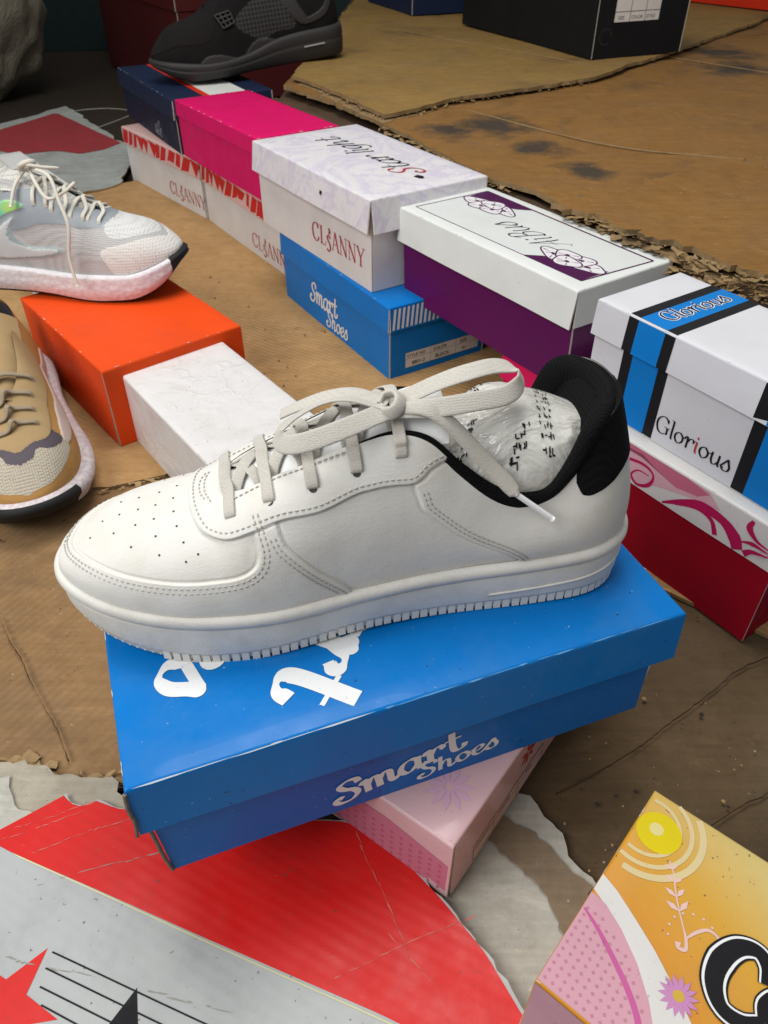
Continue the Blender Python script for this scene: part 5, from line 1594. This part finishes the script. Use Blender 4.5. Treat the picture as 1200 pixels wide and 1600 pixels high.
stroke2(mb, [(-.0765, -.0010), (-.0735, .0055), (-.0690, .0105), (-.0620, .0100)], [.0010, .0018, .0016, .0010], *tp, off=.0010)
for k in range(9):
    a = .3 + k * .42
    poly2(mb, circ(-.0735 + .0125 * math.cos(a), .0015 + .0125 * math.sin(a), .00075, 6)[:-1], *tp, off=.0009)
mb.build('sprig_print', SPR, ye)
mb = MB(); poly2(mb, [(-.1245, -.009), (-.1245, .0015), (-.1140, -.0020), (-.1000, -.0090), (-.0860, -.0165), (-.0700, -.0270), (-.0550, -.0380), (-.040, -.053), (-.036, -.0660), (-.060, -.0660), (-.076, -.047), (-.092, -.030), (-.110, -.015)], *tp, off=.0008, center=(-.083, -.026))
mb.build('band_print', paper('band_white', (.60, .58, .56), .4, .3), ye)
mb = MB(); poly2(mb, [(-.1245, -.0660), (-.1245, -.0110), (-.1160, -.0120), (-.1040, -.0180), (-.0900, -.0280), (-.0780, -.0400), (-.0680, -.0540), (-.0630, -.0660)], *tp, off=.0010, center=(-.105, -.045))
mb.build('pink_print', paper('dotted_pink', (.54, .29, .35), .4, .3), ye)
mb = MB()
for i in range(15):
    for j in range(15):
        x = -.122 + i * .0043; y = -.063 + j * .0043
        if y < np.interp(x, [-.1245, -.104, -.09, -.078, -.068, -.063], [-.015, -.0225, -.032, -.044, -.058, -.07]):
            poly2(mb, [(x - .0011, y), (x, y - .0011), (x + .0011, y), (x, y + .0011)], *tp, off=.0013)
mb.build('dot_print', paper('dot_mauve', (.44, .19, .25), .4, .3), ye)
mb = MB(); stroke2(mb, [(-.1235, -.0210), (-.112, -.0265), (-.0996, -.0340), (-.0880, -.0420), (-.0785, -.0510), (-.072, -.062)], [.0012, .0022, .0028, .0030, .0032, .0034], *tp, off=.0015)
mb.build('curve_print', paper('curve_magenta', (.48, .10, .27), .4, .3), ye)
mb = MB()
for k in range(14):
    a = 2 * math.pi * k / 14
    poly2(mb, [(-.0684 + r * math.cos(a + d), -.0283 + r * math.sin(a + d)) for r, d in ((.002, -.3), (.0065, -.2), (.0098, 0), (.0065, .2), (.002, .3))], *tp, off=.0017 + .00001 * k)
mb.build('flower_print', paper('flower_mauve', (.50, .22, .42), .4, .3), ye)
mb = MB(); poly2(mb, circ(-.0684, -.0283, .0028, 12)[:-1], *tp, off=.0021)
mb.build('flower_centre', paper('flower_yellow', (.55, .36, .05), .4, .3), ye)
gp = [np.array([-.0660, -.0190, 0]), None]
def bigG(w, mat, off):
    mb = MB()
    stroke2(mb, [(-.0375, .0040), (-.0400, .0125), (-.0465, .0165), (-.0545, .0120), (-.0590, .0010), (-.0580, -.0110), (-.0510, -.0195), (-.0410, -.0195), (-.0330, -.0130)], [w * .8, w, w, w * 1.25, w * 1.45, w * 1.3, w, w, w * .8], *tp, off=off, n=10)
    stroke2(mb, [(-.0330, -.0130), (-.0350, -.0050), (-.0300, .0030), (-.0180, .0040), (-.0050, -.0020)], [w * .8, w, w, w, w * .7], *tp, off=off + .00006, n=10)
    return mb.build('lettering', mat, ye)
bigG(.0105, INK_K, .0024); bigG(.0088, INK_W, .0027); bigG(.0068, INK_K, .0030)

# boxes on the ledge
BLK = paper('black_paper', (.010, .010, .011), .4, .3)
bb = shoebox('shoe_box', 'black shoe box with white size label standing on the ledge', (.420, 2.106), .2302, -66, (.56, .235, .24), .05, BLK, BLK, BOARD, .002, seed=36)
f = faces(bb); rb = f['right']
panel(bb, 'label', rb, -.072, .062, .040, .130, LABEL, .0012)
table(bb, rb, -.072, .062, .040, .130, (-.034, .004), .080, INK_K, .0015, .0012)
for tx_, x in (('SIZE', -.064), ('COLOR', -.031), ('STYLE', .007)):
    btext('label_text', tx_, .0085, on(rb, x, .067) + np.array([.0006, 0, 0]), rb[1], rb[2], INK_K, bb)
mb = MB(); stroke2(mb, [(-.088 + .014 * math.cos(a), .038 + .014 * math.sin(a)) for a in np.linspace(0, 5.5, 14)], .002, *[np.array(q, float) for q in rb], off=.0012)
mb.build('thumb_hole', paper('black_cut', (.035, .033, .03), .8), bb)
shoebox('shoe_box', 'dark navy box behind the black box on the ledge', (.150, 2.68), .2302, -68, (.34, .30, .20), .05, NAVY, NAVY, BOARD, seed=37)
shoebox('shoe_box', 'red orange box at the top right corner on the ledge', (1.10, 2.80), .2302, -52, (.50, .30, .18), .05, paper('red_orange_paper', (.62, .035, .012), .45, .3), paper('red_orange_paper', (.62, .035, .012), .45, .3), BOARD_W, seed=38)
pk = shoebox('shoe_box', 'pink box at the right edge of the ledge below the red orange box', (1.16, 2.15), .2260, -52, (.20, .20, .07), .03, paper('pink_edge_paper', (.60, .10, .20), .4, .3), MAG, BOARD_W, seed=39)
shoebox('shoe_box', 'blue box at the right edge beside the crimson box', (.503, .405), 0, -52, (.30, .16, .060), .03, paper('blue_edge_paper', (.006, .09, .30), .4, .3), paper('blue_edge_paper', (.006, .09, .30), .4, .3), BOARD_W, seed=40)
shoebox('carton', 'dark maroon carton in the shade behind the black sneaker', (-.62, 2.95), -.006, -58, (.80, .40, .30), .06, paper('dark_maroon_paper', (.075, .012, .012), .6, .4), paper('dark_maroon_paper', (.075, .012, .012), .6, .4), BOARD, seed=41, cat='carton')


# ------------------------------------------------------------------ the other shoes
def plain_last(L, W, zb, top, edge, rt=.24, rh=.14):
    s = Last(L, wl=[(0, W * .9), (.15, W), (.32, W * 1.04), (.5, W * .9), (.65, W * .82), (.8, W * .84), (1, W * .84)], wm=[(0, W * .9), (.15, W * .96), (.32, W), (.5, W * .84), (.65, W * .8), (.8, W * .82), (1, W * .82)], zb=zb, top=top, edge_l=edge, edge_m=edge, cy=[(0, .004), (.3, 0), (1, 0)], rt=rt, rh=rh, et=2.2, eh=2.4)
    s.pw = [(0, 2.3), (.2, 2.25), (.35, 2.1), (.5, 2.0), (1, 2.0)]; s.bulge = [(0, 0), (.3, 0), (.55, .4), (.7, .9), (1, 1)]; s.lean = [(0, 0), (.8, 0), (1, -.02)]
    return s


def other_shoe(t, s, base, panels, zbot, rows, row_mats, toe_black=None, throat=.34, lining=None, tongue_m=None):
    """upper in parts (each panel its own raised patch of the form), sole, lining, tongue"""
    nq, nt = 230, 110
    q = np.linspace(0, 1, nq); tt = np.linspace(0, 1, nt)
    Q, T = np.meshgrid(q, tt, indexing='ij')
    idx = np.zeros(Q.shape, int); hh = np.zeros(Q.shape)
    for k, (poly, mat, h, nm) in enumerate(panels):
        P2 = catmull(poly, 6, True)
        m = inpoly(Q, T, P2); idx[m] = k + 1; hh[m] = h
    for _ in range(2):
        p = np.pad(hh, 1, 'edge'); hh = (p[:-2, 1:-1] + p[2:, 1:-1] + p[1:-1, :-2] + p[1:-1, 2:] + 2 * hh) / 6
    polys = {}
    GF = gridf(nq, nt)
    fi = idx[:-1, :-1].reshape(-1)
    allV = []; perpart = {}
    for sd in (-1, 1):
        P = s.surf(Q, T, sd)
        Tr = T if sd < 0 else 2 - np.minimum(T, .99999)
        N = S2n(s, Q, Tr)
        N = N * np.sign(((P - np.array([s.L * .5, 0, .03])) * N).sum(-1).mean())
        P = P + N * (hh * ss(0, .04, Q))[..., None]
        allV.append(P.reshape(-1, 3))
        for k in range(len(panels) + 1):
            F = GF[fi == k]
            if len(F): perpart.setdefault(k, []).append((sd, F))
    for k, lst in perpart.items():
        whole = k == 0 or max(p_[1] for p_ in panels[k - 1][0]) > 1
        mb = MB()
        for sd, F in lst:
            if not whole: mb = MB()
            V = allV[0 if sd < 0 else 1]
            used, invx = np.unique(F, return_inverse=True)
            F2 = invx.reshape(-1, 4)
            mb.add(V[used], F2 if sd < 0 else F2[:, ::-1])
            if not whole: mb.build(panels[k - 1][3], panels[k - 1][1], t, True)
        if not whole: continue
        mb.build('upper' if k == 0 else panels[k - 1][3], base if k == 0 else panels[k - 1][1], t, True)
    # sole
    V, F = sole_strip(s, rows, zbot, 180)
    m = len(rows); kk = len(V) // m
    mi = []
    X = outline(s, 180)[2]
    mats = [mt for mt in dict.fromkeys(row_mats)]
    for f in F:
        if len(f) == 4:
            r = min(i % m for i in f) if max(i % m for i in f) - min(i % m for i in f) <= 1 else 0
            i0 = f[0] // m
            mt = row_mats[r] if r < len(row_mats) else row_mats[-1]
            if toe_black and X[i0 % len(X)] < toe_black[0] and r < toe_black[1]: mt = row_mats[0]
            mi.append(mats.index(mt))
    mk('sole', V, F, mats, t, True, mi)
    if lining:
        mb = MB()
        for sd in (-1, 1):
            Q2, T2 = np.meshgrid(np.linspace(.5, 1, 40), np.linspace(.05, .98, 14), indexing='ij')
            mb.add(s.surf(Q2, T2, sd, inset=.009), gridf(40, 14, flip=sd < 0))
        mb.build('lining', lining, t, True)
    # tongue
    tx = np.linspace(throat - .03, .66, 40); ty = np.linspace(-1, 1, 24)
    X_, Y_ = np.meshgrid(tx, ty, indexing='ij')
    wv = np.interp(X_, [throat - .03, .45, .66], [.014, .026, .032])
    z = cr(s.top, np.minimum(X_, .62)) + np.maximum(X_ - .60, 0) * .3 + .003 - .014 * Y_ ** 2
    mk('tongue', np.stack([X_ * s.L, Y_ * wv, z], -1).reshape(-1, 3), gridf(40, 24), tongue_m or base, t, True)


def shoe_laces(t, s, rows, tl, mat, w=.006, th=.0022, cross=True):
    for i, a in enumerate(rows):
        x = float(s.xq(np.array(a)))
        pts = []; ns = []
        for T_, d in ((tl, .0006), (tl + .06, .0035), (.97, .0042)):
            p = S2(s, np.array([a]), np.array([T_]))[0]; n = np.array([0, -.5, .86]); pts.append(p + n * d); ns.append(n)
        c = float(cr(s.top, x)); pts.append(np.array([x * s.L - .002, 0, c + .009])); ns.append(np.array([0, 0, 1.]))
        a2 = a - .02
        for T_, d in ((.97, .0042), (tl + .06, .0035), (tl, .0006)):
            p = s.surf(np.array([a2]), np.array([T_]), 1)[0]; n = np.array([0, .5, .86]); pts.append(p + n * d); ns.append(n)
        V, F = sweep(catmull(pts, 6), nrm(catmull(ns, 6)), w, th, 10)
        mk('lace_bar', V, F, mat, t, True)
        if cross:
            pts = [np.array([p[0] + .004, -p[1], p[2] - .001]) for p in pts]
            V, F = sweep(catmull(pts, 6), nrm(np.array([[n_[0], -n_[1], n_[2]] for n_ in catmull(ns, 6)])), w, th, 10)
            mk('lace_bar', V, F, mat, t, True)


def speckle(name, a, b, c, rough=.6):
    t = NT(name)
    col = t.mix(t.ramp(t.noise(170, 3, .6), [(.42, 0.), (.6, 1.)]), a, b)
    col = t.mix(t.math('MULTIPLY', t.ramp(t.noise(26, 5, .6), [(.45, 0.), (.7, 1.)]), .5), col, c)
    v = t.n('ShaderNodeTexVoronoi'); v.inputs['Scale'].default_value = 150; t.l(t.co, v.inputs['Vector'])
    return t.out(col, rough, t.bump(v.outputs['Distance'], .35, .002), .4)


RUBK = plain('black_rubber', (.014, .014, .015), .7, .25, 500, .3)


def build_runner():
    s = plain_last(.34, .058, [(0, .055), (.06, .047), (.2, .036), (.4, .036), (.6, .040), (1, .05)], [(0, .070), (.1, .082), (.25, .093), (.35, .104), (.5, .130), (.6, .138), (.7, .12), (.8, .105), (.9, .125), (1, .14)], [(0, 0), (.28, 0), (.34, .012), (.6, .022), (.7, .03), (1, .03)])
    t = thing('running_shoe', 'pale grey and white mesh running shoe on the orange box', 'running shoe', (-.254, .962, .1022), R(176))
    knit = mesh_fabric('pale_knit', (.55, .54, .53), (.40, .395, .39), 520)
    perf = mesh_fabric('white_perforated_knit', (.68, .66, .63), (.36, .25, .20), 300, .7, .62)
    wk = mesh_fabric('white_knit', (.66, .655, .64), (.48, .49, .50), 260, .7, .45)
    greys = plain('slate_overlay', (.26, .29, .32), .5, .1, 300)
    sw = plain('pearl_overlay', (.55, .56, .56), .3, .05, 300)
    rim = plain('dark_teal_trim', (.30, .37, .38), .5, .1, 300)
    def iri():
        m = NT('iridescent_patch'); c = m.ramp(m.noise(22, 2, .5), [(.38, (.08, .38, .40)), (.5, (.10, .48, .40)), (.66, (.36, .58, .12))]); return m.out(c, .3, None, .5)
    other_shoe(t, s, knit, [
        ([(0, -.1), (0, 1.1), (.10, 1.1), (.15, .85), (.185, .66), (.25, .47), (.33, .32), (.33, .16), (.26, -.1)], perf, .0006, 'toe_overlay'),
        ([(.17, 1.1), (.19, .78), (.24, .60), (.30, .50), (.33, .62), (.325, 1.1)], wk, .0004, 'vamp_panel'),
        ([(.325, 1.1), (.326, .80), (.345, .63), (.39, .555), (.422, .545), (.485, .44), (.55, .35), (.66, .42), (.66, .75), (.55, .80), (.50, .93), (.47, 1.1)], greys, .0010, 'eyestay'),
        ([(.543, .51), (.556, .40), (.545, .27), (.51, .205), (.446, .25), (.448, .17), (.52, .095), (.62, .09), (.69, .25), (.74, .55), (.66, .42), (.59, .44)], rim, .0012, 'side_mark_edge'),
        ([(.548, .48), (.567, .36), (.56, .25), (.513, .19), (.452, .225), (.457, .18), (.52, .11), (.60, .10), (.66, .25), (.70, .5), (.62, .40), (.58, .43)], sw, .0020, 'side_mark'),
        ([(.575, .69), (.527, .665), (.520, .60), (.553, .545), (.60, .53), (.63, .62)], iri(), .0018, 'iridescent_patch'),
    ], [(0, .040), (.05, .022), (.15, .004), (.25, 0), (.6, .006), (1, .01)],
        [(-.012, 0, .0), (-.004, 0, .0002), (-.002, 0, .0022), (-.0005, 0, .0040), (.0025, .3, .002), (.0035, .55, 0), (.0015, .75, 0), (.0025, .86, 0), (.0005, 1, -.0010), (-.006, 1, .0)],
        [RUBK, RUBK, RUBK] + [speckle('lilac_white_foam', (.66, .62, .64), (.72, .70, .71), (.55, .52, .62))] * 8, (.035, 9), lining=mesh_fabric('grey_lining', (.42, .43, .42), (.3, .3, .3)), tongue_m=mesh_fabric('white_tongue_knit', (.68, .67, .62), (.4, .4, .38), 320))
    lm = lace_mat('cream_lace', (.62, .585, .50), (.70, .67, .59))
    shoe_laces(t, s, (.368, .405, .445, .485), .70, lm, .0050, .0026)
    def L(P): # world -> local of this shoe
        a = R(176); d = np.array(P) - np.array([-.254, .962, .1022]); return (d[0] * math.cos(a) + d[1] * math.sin(a), -d[0] * math.sin(a) + d[1] * math.cos(a), d[2])
    for pts in ([(-.427, .966, .250), (-.395, .940, .248), (-.383, .922, .225), (-.374, .908, .200), (-.380, .902, .165), (-.376, .893, .132)],
                [(-.440, .970, .248), (-.425, .955, .256), (-.405, .965, .250), (-.400, .985, .244), (-.425, .985, .246)],
                [(-.427, .966, .250), (-.415, .945, .240), (-.400, .930, .226), (-.385, .935, .228), (-.372, .955, .236)],
                [(-.430, .965, .250), (-.440, .945, .236), (-.446, .930, .215)]):
        V, F = sweep(catmull([L(p) for p in pts], 9), (0, .5, .86), .0042, .0034, 10, pw=2.2)
        mk('lace_end', V, F, lm, t, True)
    V, F = sweep(catmull([L(p) for p in [(-.436, .966, .246), (-.430, .955, .256), (-.420, .962, .258), (-.424, .974, .250)]], 8), (0, 0, 1), .008, .006, 10)
    mk('lace_knot', V, F, lm, t, True)


def build_tan():
    s = plain_last(.33, .056, [(0, .040), (.1, .032), (.3, .030), (.6, .035), (1, .045)], [(0, .052), (.1, .072), (.22, .083), (.35, .104), (.5, .125), (.6, .13), (.7, .11), (.8, .10), (1, .13)], [(0, 0), (.30, 0), (.36, .012), (.6, .022), (1, .03)])
    t = thing('sneaker', 'tan and cream chunky sneaker cut by the left edge of the photo', 'sneaker', (-.343, .580, .005), R(116))
    tan = plain('tan_suede', (.40, .215, .070), .8, .35, 700, .25, .2)
    knit = mesh_fabric('cream_rib_knit', (.52, .47, .38), (.34, .29, .22), 420, .85, .4)
    plum = plain('plum_grey_patch', (.075, .060, .075), .7, .2, 500)
    eye = plain('khaki_suede', (.36, .245, .120), .8, .35, 700, .25, .15)
    pale = plain('dusty_pink_trim', (.52, .42, .38), .6, .1, 400)
    sp = speckle('lilac_speckled_foam', (.50, .44, .46), (.66, .60, .61), (.40, .36, .40))
    other_shoe(t, s, tan, [
        ([(.075, 1.1), (.085, .72), (.115, .44), (.16, .33), (.235, .29), (.29, .38), (.30, 1.1)], knit, .0004, 'vamp_knit'),
        ([(.19, 1.1), (.195, .85), (.225, .78), (.235, .58), (.275, .44), (.30, .52), (.31, 1.1)], plum, .0008, 'vamp_patch'),
        ([(.245, 1.1), (.25, .80), (.275, .64), (.33, .58), (.42, .55), (.62, .52), (.62, 1.1)], eye, .0014, 'eyestay'),
        ([(.29, .33), (.30, .45), (.40, .45), (.60, .42), (.75, .40), (.75, .22), (.50, .25), (.36, .24)], pale, .0016, 'side_trim'),
    ], [(0, .020), (.08, .008), (.2, 0), (1, 0)],
        [(-.012, 0, .0), (-.002, 0, .0002), (.000, 0, .003), (.003, .35, 0), (.0075, .6, 0), (.0085, .85, 0), (.004, 1, .001), (-.006, 1, .001)], [RUBK, RUBK] + [sp] * 6, (.07, 6), lining=plum, tongue_m=eye)
    lm = lace_mat('khaki_lace', (.28, .22, .145), (.36, .29, .20))
    shoe_laces(t, s, (.315, .352, .388, .425), .74, lm, .0062, .0030, False)


def build_black():
    s = plain_last(.40, .062, [(0, .040), (.1, .034), (.25, .027), (.45, .031), (.6, .045), (1, .055)], [(0, .062), (.1, .085), (.25, .10), (.35, .12), (.5, .155), (.6, .165), (.7, .165), (.85, .16), (1, .16)], [(0, 0), (.28, 0), (.34, .012), (.6, .024), (1, .03)])
    t = thing('sneaker', 'black suede high sneaker with dark grey sole on the navy box', 'sneaker', (-.452, 1.70, .2065), rot=(0, R(-4.5), R(26)))
    sue = plain('black_suede', (.008, .0065, .007), .92, .3, 500, .15, .3)
    sue2 = plain('black_suede_toe', (.010, .008, .0085), .92, .3, 500, .15, .3)
    gr = plain('charcoal_rubber', (.022, .020, .0195), .6, .2, 500, .4)
    def net():
        m = NT('black_net'); w1 = m.n('ShaderNodeTexBrick'); w1.inputs['Scale'].default_value = 60; w1.inputs['Color1'].default_value = w1.inputs['Color2'].default_value = (.010, .010, .011, 1); w1.inputs['Mortar'].default_value = (.04, .037, .037, 1); w1.inputs['Mortar Size'].default_value = .06; w1.offset = 0; w1.inputs['Brick Width'].default_value = .45; w1.inputs['Row Height'].default_value = .45
        m.l(m.map((1, 1, 1), (R(90), 0, 0)), w1.inputs['Vector']); return m.out(w1.outputs['Color'], .6, None, .3)
    other_shoe(t, s, sue, [
        ([(0, 1.1), (.05, .55), (.12, .36), (.195, .315), (.327, .275), (.36, .34), (.385, .62), (.40, 1.1)], sue2, .0012, 'toe_panel'),
        ([(.30, -.05), (.322, .075), (.37, .075), (.425, .0), (.45, -.05)], gr, .002, 'sole_wing'),
        ([(.455, -.05), (.48, .06), (.515, .085), (.545, .05), (.575, -.05)], gr, .002, 'sole_wing'),
        ([(.44, .345), (.52, .52), (.63, .62), (.65, .12), (.585, .09), (.52, .075)], net(), -.0006, 'net_panel'),
        ([(.60, .75), (.62, .40), (.66, .16), (.70, .18), (.665, .45), (.645, .78)], gr, .0022, 'strap'),
        ([(.66, .16), (.70, .10), (.80, .22), (.88, .55), (.85, .58), (.78, .32), (.70, .20)], gr, .0022, 'strap'),
    ], [(0, .026), (.1, .006), (.25, 0), (1, 0)],
        [(-.012, 0, 0), (-.003, 0, .0002), (0, 0, .004), (.002, .45, 0), (.0022, .52, 0), (.0008, .56, 0), (.0022, .62, 0), (.002, .85, 0), (0, 1, 0), (-.006, 1, .001)], [gr] * 10, lining=sue, tongue_m=sue)
    # moulded lace lock with its grid of openings
    mb = MB()
    def P(a, b): return S2(s, np.array([a]), np.array([b]))[0] + np.array([0, -.6, .8]) * .004
    g00, g10, g11, g01 = (.385, .585), (.435, .515), (.442, .35), (.403, .345)
    bil = lambda u, v: tuple((1 - u) * (1 - v) * np.array(g00) + u * (1 - v) * np.array(g10) + u * v * np.array(g11) + (1 - u) * v * np.array(g01))
    for k in range(4):
        u = k / 3
        V, F = sweep(np.array([P(*bil(u, v)) for v in np.linspace(0, 1, 6)]), (0, -.6, .8), .0036, .003, 6); mb.add(V, F)
        V, F = sweep(np.array([P(*bil(v, u)) for v in np.linspace(0, 1, 6)]), (0, -.6, .8), .0036, .003, 6); mb.add(V, F)
    mb.build('lace_lock', gr, t, True)
    V, F = sweep(np.array([[.30, -.0552, .026], [.345, -.0555, .027]]), (0, -1, 0), .003, .003, 6)
    mk('air_window', V, F, plain('window_glint', (.30, .30, .30), .3), t)


def build_bag():
    """heap of crumpled plastic in the dark corner"""
    n, m = 120, 90
    th, ph = np.meshgrid(np.linspace(0, 2 * np.pi, n, endpoint=False), np.linspace(0, np.pi, m), indexing='ij')
    D = np.stack([np.cos(th) * np.sin(ph), np.sin(th) * np.sin(ph), np.cos(ph)], -1)
    P = D * np.array([.30, .26, .36]) + np.array([0, 0, .30])
    d = crumple(P * np.array([1, 1, .45]), 31, 5.5, .06, 15, .020)
    P = P + D * d[..., None]
    P[..., 2] = np.maximum(P[..., 2], .0) 
    o = mk('plastic_bag', P.reshape(-1, 3), gridf(n, m, closed_n=True, flip=True), film_mat('grimy_film', (.25, .225, .17), .0, .4), None, True)
    o.location = (-1.36, 2.62, -.008)
    tag(o, 'heap of grimy crumpled plastic in the dark upper left corner', 'plastic bag')
    mb = MB()
    V, F = sweep(catmull([(-.95, 2.30, .0), (-.90, 2.42, .002), (-.80, 2.45, .004), (-.72, 2.40, .002), (-.78, 2.22, .001)], 10), (0, 0, 1), .0016, .0016, 5)
    mb.add(V, F)
    tag(mb.build('thread', plain('pale_thread', (.5, .48, .42), .8), None, True), 'pale loose thread on the ground beside the faded red carton sheet', 'thread')


build_runner()
build_tan()
build_black()
build_bag()
shoe, hl = build_hero()
build_stuffing()
rs = random.Random(5)
for o in list(bpy.data.objects):
    if '_d' in o and o is not hero:
        L, W, H = o['_d'][:3]; r_ = .0005
        nm = o.children[0].data.materials[0]
        pale = WEAR_HIGHLIGHT if 'black' in o['label'] or 'navy' in o['label'] else paper('worn_pale_edge', (.60, .57, .52), .6, .4)
        for a, b, n in (((-L / 2, -W / 2 + r_, H - r_), (L / 2, -W / 2 + r_, H - r_), (0, -.7, .7)), ((L / 2 - r_, -W / 2, H - r_), (L / 2 - r_, W / 2, H - r_), (.7, 0, .7)), ((L / 2 - .001, -W / 2, .004), (L / 2 - .001, -W / 2, H - .004), (.7, -.7, 0)) if False else ((-L / 2 + r_, -W / 2, H - r_), (-L / 2 + r_, W / 2, H - r_), (-.7, 0, .7))):
            edge_wear_highlight(o, a, b, n, pale, rs.randint(0, 9999), .13, .0004, .005)
for o in list(bpy.data.objects):
    if '_d' in o: del o['_d']
